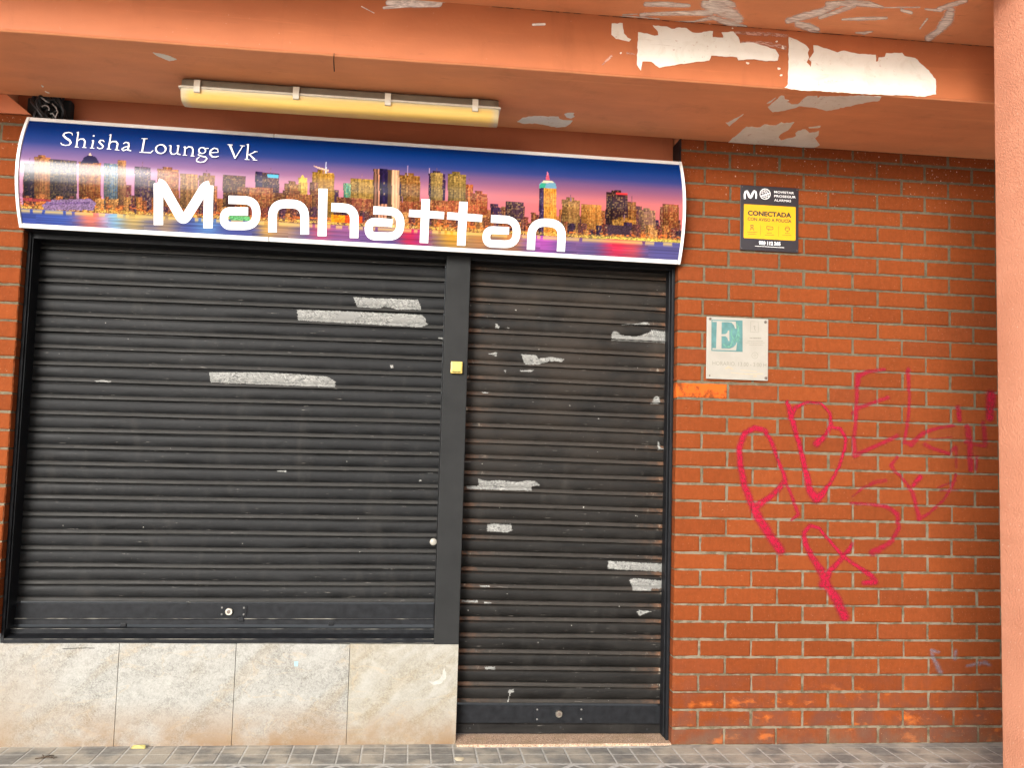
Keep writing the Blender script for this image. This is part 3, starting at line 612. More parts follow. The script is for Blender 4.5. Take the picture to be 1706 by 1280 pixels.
# ================================================================== ROLLER SHUTTERS
PR = [(0, .0075), (.012, .0005), (.05, -.0030), (.15, -.0056), (.30, -.0066), (.45, -.0060), (.58, -.0040), (.655, -.0012), (.69, .0010), (.70, .0010), (.712, -.0036), (.75, -.0056), (.84, -.0074), (.90, -.0082), (.932, -.0078), (.942, -.0050), (.947, .0075)]
PS, PY = np.array([p[0] for p in PR]), np.array([p[1] for p in PR])
YSH = .148
class Shutter:
    def __init__(s, label, x0, x1, zt, n, pitch, sh, mat, seed):
        s.x0, s.x1, s.zt, s.n, s.p, s.sh = x0, x1, zt, n, pitch, sh; rs = np.random.RandomState(seed)
        s.o = thing('roller_shutter', label, 'shutter', ((x0+x1)/2, YSH, zt-n*pitch))
        s.ph = rs.uniform(0, 6, 64); s.am = rs.uniform(.4, 1.2, 64)
        nx = int((x1-x0)/.03); xs = np.linspace(x0, x1, nx+1); V = []; be = []; en = []
        rows = [(k, q) for k in range(n) for q in range(len(PR))]
        for k, q in rows:
            for x in xs:
                z = zt-(k+PS[q])*pitch+sh*(x-x0)
                wob = .0017*s.am[k]*math.sin(x*4.3+s.ph[k])+.0006*math.sin(x*13+s.ph[k]*2)
                V.append((x, YSH+PY[q]*1.12+wob, z+.0016*s.am[k]*math.sin(x*(2.2+s.am[k]*2)+s.ph[k]*3)))
                be.append(1. if .705 < PS[q] < .935 else (.35 if PS[q] <= .05 and PS[q] > 0 else 0.))
                en.append(max(math.exp(-(x-x0)/.055), .9*math.exp(-(x1-x)/.05)))
        w = nx+1; Fc = [(i*w+j, (i+1)*w+j, (i+1)*w+j+1, i*w+j+1) for i in range(len(rows)-1) for j in range(nx)]
        s.cur = mk('slat_curtain', V, Fc, mat, s.o, dict(bead=be, ends=en), True)
        s.cur.data.set_sharp_from_angle(angle=RAD(50))
        s.zb = zt-n*pitch
    def surf(s, px, py):
        P = on_y(px, py, YSH-.006)
        x = P[:, 0]; base = s.zt+s.sh*(x-s.x0)
        k = np.clip(np.floor((base-P[:, 2])/s.p).astype(int), 0, s.n-1)
        for _ in range(2):
            am, ph = s.am[k], s.ph[k]; dz = .0016*am*np.sin(x*(2.2+am*2)+ph*3)
            q = (base+dz-P[:, 2])/s.p; k = np.clip(np.floor(q).astype(int), 0, s.n-1)
        wob = .0017*s.am[k]*np.sin(x*4.3+s.ph[k])+.0006*np.sin(x*13+s.ph[k]*2)
        P[:, 1] = YSH+np.interp(q-k, PS, PY)*1.12+wob-.0016
        return P
    def residue(s, polys):
        for poly in polys:
            P = np.array(poly); X, Y = np.meshgrid(np.arange(P[:, 0].min()-1, P[:, 0].max()+2, 1.), np.arange(P[:, 1].min()-1, P[:, 1].max()+2, .8))
            nz = np.array([[random.uniform(-1, 1) for _ in range(X.shape[1])] for _ in range(X.shape[0])])
            k = inpoly(X+nz*.9, Y+np.roll(nz, 1, 0)*.6, poly)
            u, f = grid_faces(k)
            if len(f): mk('sticker_residue', s.surf(X.ravel()[u], Y.ravel()[u]), f, M['residue'], s.o, None, True)
    def bottom(s, z1, z0, lx, kx, lockz):
        """flat bottom bar (z1..z0) with a lock; everything follows the shutter's slope"""
        sh = s.sh; a = MB()
        c = lambda x: sh*(x-s.x0)
        off = -sh*s.x0
        a.box(s.x0, s.x1, YSH-.016, YSH+.012, z0+off, z1-.002+off, 0, .0025, 0, sh)
        bar = a.build('bottom_bar', M['bar'], s.o)
        l = MB(); pz0, pz1 = z0+.010+c(lx), z1-.010+c(lx)
        l.box(kx[0], kx[1], YSH-.0195, YSH-.0162, pz0, pz1, 0, .001)
        lp = l.build('lock_plate', M['bar'], s.o)
        d = MB(); d.disc_y(lx, lockz, YSH-.0197, YSH-.030, .0165, 28); cyl = d.build('lock', M['chrome'], s.o, True); cyl.data.set_sharp_from_angle(angle=RAD(35))
        d = MB(); d.disc_y(lx, lockz, YSH-.0301, YSH-.0312, .0088, 20); d.build('keyhole', M['screw'], cyl)
        for x in (kx[0]+.013, kx[1]-.013):
            for z in (pz0+.010, pz1-.010):
                d = MB(); d.disc_y(x, z, YSH-.0197, YSH-.0215, .0044, 12, 0, .0015); d.build('rivet', M['rivet'], s.o, True)
sA = Shutter('wide charcoal roller shutter closed over the shop window above the stone plinth', -2.958, -1.1035, 2.1887+.0757, 22, .0757, .0065, M['slatA'], 3)
lk = on_y(np.array([381.]), np.array([1020.]), YSH-.03)[0]
sA.bottom(.5995, .5300, lk[0], (lk[0]-.045, lk[0]+.078), lk[2])
a = MB(); a.extrude_x([(YSH+.010, .5295), (YSH-.012, .5295), (YSH-.020, .5255), (YSH-.021, .505), (YSH+.010, .505)], -2.958, -1.1035, 0, True, 60, .0064)
for i in range(len(a.V)):
    x, y, z = a.V[i]; a.V[i] = (x, y+.001*hn(x*2), z+.0189+.001*hn(x*5))
a.build('weather_strip', M['bar'], sA.o)
dl = MB(); dl.box(-2.956, -1.105, YSH-.0215, YSH-.009, .5288+.0189, .5316+.0189, 0, .001, 0, .0064); dl.build('dusty_lip', M['dusty'], sA.o)
c1 = lambda *p: crop(p, 440, 440, 4.265)
sA.residue([c1((628,232),(760,240),(1095,252),(1118,305),(1115,328),(925,325),(910,312),(840,305),(830,318),(660,308)), c1((228,322),(600,335),(1120,358),(1150,385),(1155,420),(1175,428),(1120,452),(850,438),(240,402)),
            [(348,620),(450,620),(500,624),(545,627),(560,636),(559,646),(350,638)], [(649,608),(655,608),(657,613),(650,615)], [(727,562),(739,562),(739,566),(730,565)], [(650,947),(658,947),(658,950),(650,950)], [(698,799),(703,799),(704,803),(697,803)], [(713,788),(722,788),(722,790),(713,790)], [(155,634),(172,633),(187,635),(185,638),(160,637)], [(310,1002),(316,1002),(324,1020),(321,1022)], [(460,784),(478,784),(478,787),(462,787)], [(595,863),(599,863),(599,866),(595,866)]])
d = MB(); q = on_y(np.array([722.]), np.array([903.5]), YSH-.012)[0]; d.disc_y(q[0], q[2], YSH-.004, YSH-.012, .0165, 18, 0, .004)
d.build('paint_blob', M['plate'], sA.o, True)['label'] = 'round white blob stuck beside the post'
for x, y in ((206, 1043), (552, 1041), (402, 1034)):
    q = on_y(np.array([x]), np.array([y]), YSH-.02)[0]; a = MB(); a.box(q[0]-.013, q[0]+.012, YSH-.026, YSH-.01, q[2]-.006, q[2]+.012, 0, .003); a.build('latch', M['black'], sA.o)

sB = Shutter('narrow worn black roller shutter closed over the doorway, next to the brick wall', -.9875, -.0165, 2.1905+.0754, 28, .0754, -.0095, M['slatB'], 9)
lk = on_y(np.array([931.5]), np.array([1191.]), YSH-.03)[0]
sB.bottom(.1535, .0695, lk[0], (lk[0]-.115, lk[0]+.12), lk[2])
a = MB(); a.extrude_x([(YSH+.010, .0685), (YSH-.012, .0685), (YSH-.022, .062), (YSH-.023, .024), (YSH-.016, .020), (YSH+.010, .020)], -.9875, -.0165, 0, True, 40, -.0060)
for i in range(len(a.V)):
    x, y, z = a.V[i]; a.V[i] = (x, y+.0008*hn(x*2), z-.0045+.0006*hn(x*5))
dl = MB(); dl.box(-.9875, -.0165, YSH-.0145, YSH-.008, .0640-.0045+.0040, .0672-.0045+.0040, 0, .001, 0, -.0060); dl.build('dusty_lip', M['dusty'], sB.o)
fs = a.build('weather_strip', M['slatB'], sB.o)
for x, y in ((783, 1214), (934, 1213), (1078, 1216)):
    q = on_y(np.array([x]), np.array([y]), YSH-.023)[0]; d = MB(); d.disc_y(q[0], q[2], YSH-.0225, YSH-.0245, .005, 12); d.build('bolt_hole', M['dark'], sB.o)
c2 = lambda *p: crop(p, 740, 420, 4.062); c3 = lambda *p: crop(p, 740, 720, 3.555)
sB.residue([c2((1135,535),(1175,540),(1200,560),(1300,570),(1380,545),(1400,525),(1515,540),(1515,618),(1125,600)), c2((1190,482),(1290,484),(1380,470),(1395,495),(1300,496),(1200,494)), c2((515,690),(620,695),(640,720),(720,708),(820,725),(800,745),(720,740),(640,765),(545,765)), c2((290,690),(360,675),(355,710)), c2((500,800),(615,795),(590,815),(520,812)), c2((345,480),(360,490),(380,505),(370,520),(342,516)), c2((422,508),(455,512),(430,522)), c2((1425,975),(1460,978),(1465,1032),(1395,1030)), c2((395,795),(425,797),(415,822)), c2((250,945),(300,950),(295,962),(255,957)),
            c3((200,275),(250,290),(330,285),(440,295),(500,285),(540,290),(575,318),(520,325),(520,350),(130,340),(130,318),(200,318)), c3((255,540),(400,545),(405,585),(370,598),(250,590)), c3((968,762),(1310,780),(1310,832),(965,815)), c3((1090,880),(1120,865),(1305,880),(1308,930),(1230,930),(1225,950),(1110,945),(1115,925)), c3((1135,1065),(1150,1055),(1245,1062),(1195,1075),(1155,1095)), c3((1260,55),(1272,58),(1285,95),(1310,100),(1305,112),(1262,110)), c3((100,995),(205,998),(205,1015),(105,1010)), c3((235,1005),(285,1008),(280,1020),(238,1018)), c3((205,905),(275,910),(270,922),(215,920)),
            crop([(700,430),(755,428),(755,445),(705,444)], 560, 960, 2.843), crop([(812,540),(845,535),(840,552),(828,555),(815,600),(805,605),(818,565)], 560, 960, 2.843), crop([(1155,650),(1165,660),(1168,672),(1160,690),(1155,685),(1162,672)], 560, 960, 2.843), crop([(752,690),(775,692),(782,735),(755,738)], 560, 960, 2.843), crop([(1010,715),(1095,712),(1092,722),(1050,728),(1015,725)], 560, 960, 2.843), crop([(1272,526),(1300,526),(1300,536),(1275,536)], 560, 960, 2.843), crop([(950,850),(1000,852),(1000,858),(955,858)], 860, 1150, 10.66), crop([(410,280),(490,280),(488,298),(415,297)], 860, 1150, 10.66)])

# ================================================================== SHOP SIGN
SX0, SX1, SZ0, SZ1, STL = -2.9715, -.0045, 2.2375, 2.7325, -.0048
def sgn(x, t, off=0.):
    """point on the bowed face: t = 0 bottom .. 1 top"""
    return np.stack([x, -.042-.078*4*t*(1-t)-off, SZ0+t*(SZ1-SZ0)+STL*(x+1.49)], -1)
def on_sign(px, py, off=.0012):
    Y = np.full(np.shape(px), -.09)
    for _ in range(8):
        d = rays(px, py); P = CAM+d*((Y-CAM[1])/d[..., 1])[..., None]
        t = (P[..., 2]-SZ0-STL*(P[..., 0]+1.49))/(SZ1-SZ0); Y = -.042-.078*4*t*(1-t)-off
    return P
sg_ = thing('shop_sign', 'bowed shop sign with a night skyline picture and big white letters above the shutters', 'shop sign', (-1.49, 0, SZ0))
fw = .021; tt = np.linspace(0, 1, 25); rim = .007
def strip(mb, xs, ts, off):
    xs, ts = np.array(xs), np.array(ts); n = len(ts)
    V = np.concatenate([sgn(np.full(n, x), ts, off) for x in xs]); return V, n
def edge_bar(xa, xb, ta, tb, nt, nxx):
    """proud trim piece covering xa..xb, ta..tb with returns"""
    mb = MB(); X = np.linspace(xa, xb, nxx+1); T = np.linspace(ta, tb, nt+1)
    V = []; idx = {}
    for lay, off in ((0, rim), (1, -.004)):
        for i, x in enumerate(X):
            for j, t in enumerate(T):
                idx[lay, i, j] = len(V); ins = .0015 if lay == 0 else 0
                V.append(tuple(sgn(np.array(min(max(x, xa+ins), xb-ins)), np.array(t), off)))
    Fc = []
    for i in range(nxx):
        for j in range(nt): Fc.append((idx[0, i, j], idx[0, i+1, j], idx[0, i+1, j+1], idx[0, i, j+1]))
    for i in range(nxx):
        for j in (0, nt): Fc.append((idx[0, i, j], idx[1, i, j], idx[1, i+1, j], idx[0, i+1, j]))
    for j in range(nt):
        for i in (0, nxx): Fc.append((idx[0, i, j], idx[0, i, j+1], idx[1, i, j+1], idx[1, i, j]))
    return mb.add(V, Fc)
et = fw/(SZ1-SZ0)
edge_bar(SX0+fw*.7+.0004, -1.905, 1-et*.9, 1.0, 2, 20).build('frame_rail', M['white'], sg_); edge_bar(-1.9035, SX1-fw*.7-.0004, 1-et*.9, 1.0, 2, 30).build('frame_rail', M['white'], sg_)
edge_bar(SX0+fw*.7+.0004, -1.905, 0, et*.8, 2, 20).build('frame_rail', M['white'], sg_); edge_bar(-1.9035, SX1-fw*.7-.0004, 0, et*.8, 2, 30).build('frame_rail', M['white'], sg_)
edge_bar(SX0, SX0+fw*.7, 0, 1, 24, 1).build('frame_stile', M['white'], sg_); edge_bar(SX1-fw*.7, SX1, 0, 1, 24, 1).build('frame_stile', M['white'], sg_)
# box behind
bx = MB(); pr = [(-.0395, SZ0+.0015)]+[(-.042-.078*4*t*(1-t)+.006, SZ0+t*(SZ1-SZ0)) for t in np.linspace(.02, .98, 20)]+[(-.0395, SZ1-.0015), (.112, SZ1-.0015), (.112, SZ0+.0015)]
bx.extrude_x(pr, SX0+.002, SX1-.002, 0, True, 1, STL)
for i in range(len(bx.V)): x, y, z = bx.V[i]; bx.V[i] = (x, y, z+STL*1.49)
bx.build('sign_box', M['black'], sg_)

# ---- the printed picture, painted in code as colours of a fine grid
NU, NV = 960, 150
uu = np.linspace(SX0+fw*.7, SX1-fw*.7, NU); vv = np.linspace(et*.75, 1-et*.85, NV)
UU, VV = np.meshgrid(uu, vv); PP = sgn(UU, VV); QX, QY = project(PP)
TY = lambda x: 205+(x-45)*.0672; BY = lambda x: 372+(x-36)*.0552
fv = (QY-TY(QX))/(BY(QX)-TY(QX))                          # 0 top .. 1 bottom
uf = (QX-40)/1093.
def lerp(a, b, t): return np.asarray(a, float)+(np.asarray(b, float)-np.asarray(a, float))*np.clip(t, 0, 1)[..., None]
img = lerp((0, 50, 125), (2, 58, 135), uf)
s1 = lerp((78, 84, 150), (88, 78, 138), uf); s2 = lerp((196, 136, 168), (218, 114, 112), (uf-.25)*1.6)
img = lerp(img, s1, (fv-.03)/.22); img = lerp(img, s2, (fv-.18)/.26)
hsh = lambda a, b=0: (np.abs(np.sin(a*12.9898+b*78.233+3.1)*43758.5453) % 1.)
WX = lambda x: 349+(x-60)*.052                             # waterline
wl = WX(QX)
# hazy far mass
rs = np.random.RandomState(5)
def bld(x0, x1, top, col, style=1, dark=.45, base=None, win=(255, 210, 120), ws=(3.2, 3.6), seed=0., shade=.75):
    """one printed building; top is given at x0..x1 centre, following the picture's tilt"""
    global img
    tl = top+(QX-(x0+x1)/2)*.058
    m = (QX >= x0-.0*(QY-tl)) & (QX < x1) & (QY >= tl) & (QY < (wl if base is None else base+(QX-x0)*.058))
    if not m.any(): return
    c = np.array(col, float)
    gx_, gy_ = np.floor((QX-x0)/ws[0]), np.floor((QY-tl)/ws[1])
    h = hsh(gx_+seed*7.1+x0, gy_)
    fx, fy = ((QX-x0)/ws[0]) % 1, ((QY-tl)/ws[1]) % 1
    lit = (fx > .25) & (fy > .3) & (h > dark)
    side = np.where((QX-x0)/(x1-x0) < .34, shade, 1.)
    out = c*side[..., None]*(.8+.35*hsh(gx_, gy_+9))[..., None]
    if style == 2: out = c*np.where(fx < .4, .55, 1.1)[..., None]*side[..., None]
    out = np.where(lit[..., None], out*.6+.40*np.array(win)*(.55+.5*h)[..., None], out); out = out*(.82+.3*hsh(np.floor(QX/1.3)+seed, 1.))[..., None]
    img = np.where(m[..., None], np.clip(out, 0, 255), img)
x = 38.
while x < 1140:                                            # low continuous city mass
    w = rs.uniform(4, 15); hgt = rs.uniform(18, 60)
    pal = [(96, 56, 62), (134, 72, 54), (72, 46, 76), (160, 90, 52), (58, 40, 70), (178, 104, 60), (112, 52, 54)][rs.randint(7)]
    bld(x, x+w, WX(x)-hgt, pal, 1, rs.uniform(.35, .75), None, [(255, 200, 90), (255, 160, 70), (255, 225, 150)][rs.randint(3)], (rs.uniform(2, 3.4), rs.uniform(2.4, 3.6)), rs.rand())
    x += w*rs.uniform(.55, 1.)
B = [(40,60,272,(70,45,80),.8),(57,84,262,(200,120,70),.3),(83,128,266,(95,75,90),.45),(131,168,270,(225,110,50),.4),(173,198,272,(110,140,170),.35),(196,210,267,(225,150,110),.4),(224,251,278,(120,80,120),.6),(262,298,282,(190,110,70),.4),(300,330,290,(205,140,90),.4),(331,358,292,(190,120,80),.4),
     (371,409,292,(140,80,70),.55),(425,437,286,(60,40,92),.8),(437,465,288,(100,60,86),.6),(474,500,306,(200,120,60),.3),(497,512,296,(235,190,80),.2),(520,557,287,(225,160,60),.25),(516,530,304,(170,100,80),.4),(572,584,305,(90,160,130),.4),(584,622,298,(210,160,70),.3),
     (666,700,292,(205,130,60),.35),(657,668,303,(60,40,84),.7),(714,742,289,(70,45,82),.7),(718,737,288,(214,170,96),.2),(746,776,290,(220,175,90),.2),(776,788,307,(215,110,60),.4),(784,812,322,(200,90,56),.5),
     (842,872,336,(112,74,92),.6),(936,966,333,(160,110,60),.35),(968,1002,341,(225,140,60),.3),(1010,1046,321,(90,50,60),.6),(1046,1060,336,(215,120,56),.35),(1064,1092,350,(170,120,100),.5),(1104,1131,340,(200,100,56),.45),(1020,1060,366,(235,150,56),.25),(560,640,330,(150,78,58),.5),(455,520,322,(165,90,56),.4),(640,700,335,(190,90,60),.5),(690,800,338,(185,92,60),.45),(395,455,312,(170,90,56),.4)]
for i, (a_, b_, t_, c_, d_) in enumerate(B):
    c_ = tuple(k*(.66+.3*((i*37) % 10)/10) for k in c_)
    bld(a_, b_, t_, c_, 1, d_, None, (255, 205, 110), (2.0+.25*(i % 4), 2.4+.3*(i % 3)), i*.37)
    if b_-a_ > 20 and i % 2: bld(a_+(b_-a_)*.25, a_+(b_-a_)*.7, t_-4, tuple(k*.9 for k in c_), 1, .5, t_+3, (255, 205, 120), (2.2, 2.4), i)
    if i % 3 == 0: bld((a_+b_)/2-.6, (a_+b_)/2+.6, t_-9, (150, 110, 130), 1, 2., t_+2)
    k_ = (QX >= a_) & (QX < b_) & (QY > t_) & (QY < wl)                                   # facades dim towards the street
    img = np.where(k_[..., None], img*(1.08-.42*np.clip((QY-t_)/70., 0, 1))[..., None], img)
def pic(poly, col):
    global img
    m = inpoly(QX, QY, poly); img = np.where(m[..., None], np.array(col, float), img)
# striped slab tower
x = 40.
while x < 1130:                                            # nearer low rows in front of the towers
    w = rs.uniform(5, 16); hgt = rs.uniform(10, 30)
    pal = [(110, 62, 60), (86, 52, 70), (150, 84, 54), (64, 42, 66), (182, 108, 58), (128, 60, 52), (200, 140, 80)][rs.randint(7)]
    bld(x, x+w, WX(x)-hgt, pal, 1, rs.uniform(.5, .85), None, [(255, 205, 100), (255, 165, 80), (255, 235, 180)][rs.randint(3)], (rs.uniform(1.8, 2.6), rs.uniform(2., 2.8)), rs.rand())
    x += w*rs.uniform(.6, 1.1)
bld(622, 645, 282, (205, 140, 110), 2, 2., None, ws=(5.5, 99)); bld(645, 666, 283, (222, 170, 130), 2, 2., None, ws=(20, 99)); bld(632, 646, 281, (40, 28, 66), 1, .95, 340)
# domed hall, spires, stepped tower
pic([(134,272),(140,262),(150,257),(160,262),(166,272)], (48, 44, 78)); pic([(147,259),(150,254),(153,259)], (255, 220, 190))
pic([(541.5,289),(543,262),(544.5,289)], (225, 225, 245)); pic([(523,276),(548,283),(548,286),(526,279)], (255, 205, 170)); pic([(497,304),(504,290),(511,304)], (230, 200, 90))
pic([(714.7,289),(715.3,276),(716,289)], (200, 170, 190)); pic([(678.6,292),(679.3,270),(680,292)], (190, 160, 190))
bld(898, 906, 312, (62, 44, 80), 1, .8, None, (200, 160, 160), (2.4, 3)); bld(906, 927, 312, (232, 150, 56), 1, .35, None, (255, 215, 110), (2.4, 3.2), .2, .9)
pic([(898,313),(899,306),(904,302),(923,303),(926,307),(927,314)], (120, 170, 190)); pic([(899,309),(904,303),(910,303),(908,313),(899,313)], (60, 170, 140)); pic([(903,304),(906,300),(920,301),(923,305)], (235, 225, 190))
pic([(909,300),(910.5,291),(914,291),(916,300)], (226, 100, 120)); pic([(911.3,292),(912.3,279),(913.3,292)], (255, 150, 170))
pic([(1026,321),(1046,322),(1046,325),(1026,324)], (225, 60, 60)); pic([(445,290),(464,291),(464,297),(446,296)], (90, 190, 225))
# quay: bright strip just above the water, with boats
q1 = np.clip(1-np.abs(QY-(wl-3))/5.5, 0, 1); hq = hsh(np.floor(QX/2.2), np.floor(QY/1.8))
img = lerp(img, (255, 205, 95), np.where(hq > .45, q1*.95, q1*.25)); img = lerp(img, (255, 130, 50), np.where(hsh(np.floor(QX/4), np.floor(QY/2)+4) > .7, np.clip(1-np.abs(QY-(wl-9))/7, 0, 1)*.85, 0))
pic([(70,342),(82,333),(150,331),(160,338),(156,350),(74,350)], (140, 112, 150)); pic([(76,338),(150,336),(150,339),(76,341)], (120, 90, 140)); pic([(38,330),(85,332),(85,336),(38,335)], (160, 60, 60)); pic([(1012,374),(1050,377),(1050,392),(1012,390)], (70, 48, 60)); pic([(380,358),(415,360),(418,368),(384,368)], (110, 190, 120))
# green lit lawn on the far right bank and the red billboard by the letter h
lg = np.clip(1-np.abs(QY-(WX(QX)-2))/4, 0, 1)*np.clip((QX-950)/60, 0, 1); img = lerp(img, (225, 215, 90), lg*.85)
pic([(552,357),(588,359),(588,371),(552,370)], (255, 150, 20)); pic([(575,359),(604,361),(604,372),(575,371)], (240, 80, 30))
grain = np.where((QY < wl+2) & (QY > wl-26), .72+.5*hsh(np.floor(QX/1.6), np.floor(QY/1.4)+2.), 1.); img = img*grain[..., None]
# water with stretched reflections
wat = QY >= wl; dep = np.clip((QY-wl)/30., 0, 1)
wc = lerp((66, 82, 158), (92, 88, 140), uf*1.4)
for xc, w, c, k in ((110, 45, (70, 100, 185), .7), (152, 24, (255, 130, 90), .95), (176, 12, (235, 170, 190), .8), (192, 16, (130, 200, 250), .9), (222, 26, (250, 205, 90), .8), (275, 22, (250, 190, 80), .6), (345, 22, (120, 190, 235), .6), (445, 14, (250, 190, 70), .8), (470, 34, (235, 170, 90), .75), (535, 22, (235, 90, 110), .8), (575, 26, (220, 100, 140), .55), (625, 30, (170, 80, 130), .5), (683, 18, (235, 40, 60), .95), (700, 20, (190, 40, 120), .8), (755, 34, (255, 180, 40), .95), (800, 22, (230, 150, 60), .8), (850, 26, (240, 150, 50), .8), (905, 28, (205, 90, 190), .95), (960, 20, (150, 90, 140), .6), (1028, 26, (245, 45, 75), .98), (1055, 18, (250, 80, 70), .7), (1100, 30, (95, 90, 160), .5)):
    wob = 3*np.sin(QY*.9+xc); g_ = np.exp(-((QX+wob-xc)/w)**2)*k*(1-.35*dep); wc = lerp(wc, c, g_)
wc = wc*(.86+.28*hsh(np.floor(QX/60.), np.floor((QY-.055*QX)/1.1)))[..., None]
edge_g = np.clip(1-np.abs(QY-wl-3)/5, 0, 1)*(hsh(np.floor(QX/5.), 3.) > .35); wc = lerp(wc, (255, 215, 120), edge_g*.8)
img = np.where(wat[..., None], wc, img)
col = np.clip(lin(np.clip(img, 0, 255))*.52, 0, .8)
idx = np.arange(NU*NV).reshape(NV, NU)
Fq = np.stack([idx[:-1, :-1], idx[:-1, 1:], idx[1:, 1:], idx[1:, :-1]], -1).reshape(-1, 4)
mk('picture_panel', PP.reshape(-1, 3), Fq, M['printm'], sg_, {'print': col.reshape(-1, 3)}, True)

# ---- lettering
LT = MB(); cnt = [0]
def put(p, sub=3):
    cnt[0] += 1; ribbon(LT, p, lambda a, b: on_sign(a, b, .0016+.00022*cnt[0]), (0, 0, 0), sub)
def W(pts, w, ox, oy, s): return [(ox+a/s, oy+b/s, w/s) for a, b in pts]
A_ = (240, 290, 5.687); B_ = (520, 290, 5.687); C_ = (780, 310, 8.53)
put(W([(136, 482), (136, 88)], 88, *A_)); put(W([(612, 108), (605, 512)], 88, *A_))
put(rounded(W([(128, 84), (170, 100), (372, 452), (580, 118), (622, 108)], 92, *A_), 12))
put(rounded(W([(800,242),(1064,250),(1064,492),(757,490),(757,350),(985,354)], 77, *A_), 22))
put(rounded(W([(1217,552),(1217,278),(1522,284),(1522,572)], 82, *A_), 22))
put(W([(104, 138), (94, 588)], 84, *B_)); put(rounded(W([(183,314),(402,324),(397,606)], 82, *B_), 24))
put(rounded(W([(580,342),(838,356),(834,592),(536,588),(536,448),(760,464)], 76, *B_), 22))
put(W([(1077, 238), (1059, 653)], 80, *B_)); put(W([(918, 370), (1250, 392)], 68, *B_))
put(W([(1434, 262), (1412, 678)], 80, *B_)); put(W([(1280, 394), (1610, 420)], 68, *B_))
put(rounded(W([(325,465),(690,482),(686,832),(255,816),(262,622),(580,636)], 108, *C_), 24))
put(rounded(W([(890,905),(908,508),(1340,532),(1316,930)], 115, *C_), 26))
LT.build('big_lettering', M['letter'], sg_)['label'] = 'large white rounded letters of the shop name'
D_ = (90, 200, 8.53); E_ = (270, 210, 8.53); cnt[0] = 0
gl = [(D_, [(262,215,8),(255,185,12),(210,172,13),(150,185,20),(130,215,26),(165,250,32),(220,285,34),(240,320,26),(215,352,15),(160,358,12),(110,345,16),(95,320,12)]),
      (D_, [(345,165,20),(318,378,26)]), (D_, [(295,380,9),(350,384,9)]), (D_, [(320,178,8),(350,166,10)]), (D_, [(328,300,9),(370,268,15),(420,268,22),(440,300,26),(427,385,24)]), (D_, [(400,386,9),(462,391,9)]),
      (D_, [(552,222,24),(576,223,24)]), (D_, [(560,285,22),(538,395,24)]), (D_, [(510,394,9),(572,399,9)]), (D_, [(535,292,8),(562,284,10)]),
      (D_, [(715,310,9),(700,288,12),(660,285,17),(640,310,23),(670,340,27),(700,370,24),(680,400,15),(640,405,13),(612,385,12)]),
      (D_, [(808,200,20),(775,408,26)]), (D_, [(748,409,9),(812,413,9)]), (D_, [(783,212,8),(812,201,10)]), (D_, [(785,335,9),(830,302,15),(880,302,22),(905,335,26),(887,420,24)]), (D_, [(862,420,9),(930,426,9)]),
      (D_, [(985,335,14),(1020,312,15),(1060,325,23),(1062,370,26),(1047,420,26),(1097,436,11)]), (D_, [(1055,370,9),(1000,385,15),(965,410,23),(985,432,19),(1040,415,9)]),
      (D_, [(1285,262,28),(1250,455,28)]), (D_, [(1243,260,9),(1332,264,9)]), (D_, [(1213,455,9),(1380,462,15)]), (D_, [(1372,462,14),(1410,430,8)]),
      (E_, [(125,275,22),(118,360,24),(135,395,17),(175,400,13),(215,375,9)]), (E_, [(235,275,22),(215,390,22),(264,406,9)]), (E_, [(98,278,8),(128,272,8)]), (E_, [(208,278,8),(238,272,8)]),
      (E_, [(330,292,22),(318,412,24)]), (E_, [(293,411,9),(357,416,9)]), (E_, [(303,299,8),(332,291,9)]), (E_, [(330,325,9),(375,292,15),(425,300,22),(440,335,24),(430,422,24)]), (E_, [(405,421,9),(462,427,9)]),
      (E_, [(608,318,10),(662,315,13)]), (E_, [(535,382,9),(510,405,13),(555,425,17),(618,438,20),(640,462,17),(600,505,12),(540,515,13),(490,497,17),(490,470,13),(530,435,11)]),
      (E_, [(690,378,9),(798,372,9),(790,325,15),(740,310,17),(690,345,25),(680,395,27),(715,435,23),(760,440,15),(805,425,9)]),
      (E_, [(963,266,32),(1040,455,24)]), (E_, [(1038,457,12),(1147,280,11)]), (E_, [(928,261,9),(1002,267,9)]), (E_, [(1108,275,9),(1177,281,9)]),
      (E_, [(1225,255,22),(1205,470,26)]), (E_, [(1175,470,9),(1242,476,9)]), (E_, [(1198,264,8),(1228,254,9)]), (E_, [(1225,408,9),(1330,362,13)]), (E_, [(1305,360,9),(1357,363,9)]), (E_, [(1240,400,15),(1315,475,28)]), (E_, [(1288,478,9),(1352,483,9)])]
def ell(cx, cy, rx, ry, w0, w1): return [(cx+rx*math.cos(a), cy+ry*math.sin(a), w0+(w1-w0)*abs(math.cos(a+.35))) for a in np.linspace(0, 2*math.pi, 25)]
gl.append((D_, ell(1517, 410, 70, 62, 11, 26))); gl.append((E_, ell(570, 345, 48, 42, 10, 22)))
for lo_, hi_ in ((0, 220), (221, 376), (377, 500)):
    LT = MB()
    for (ox, oy, s_), p in gl:
        xs_ = [ox+a/s_ for a, b, w in p]
        if lo_ < sum(xs_)/len(xs_) <= hi_: put([(ox+a/s_, oy+b/s_, w*.86/s_) for a, b, w in p])
    LT.build('serif_lettering', M['letter'], sg_)
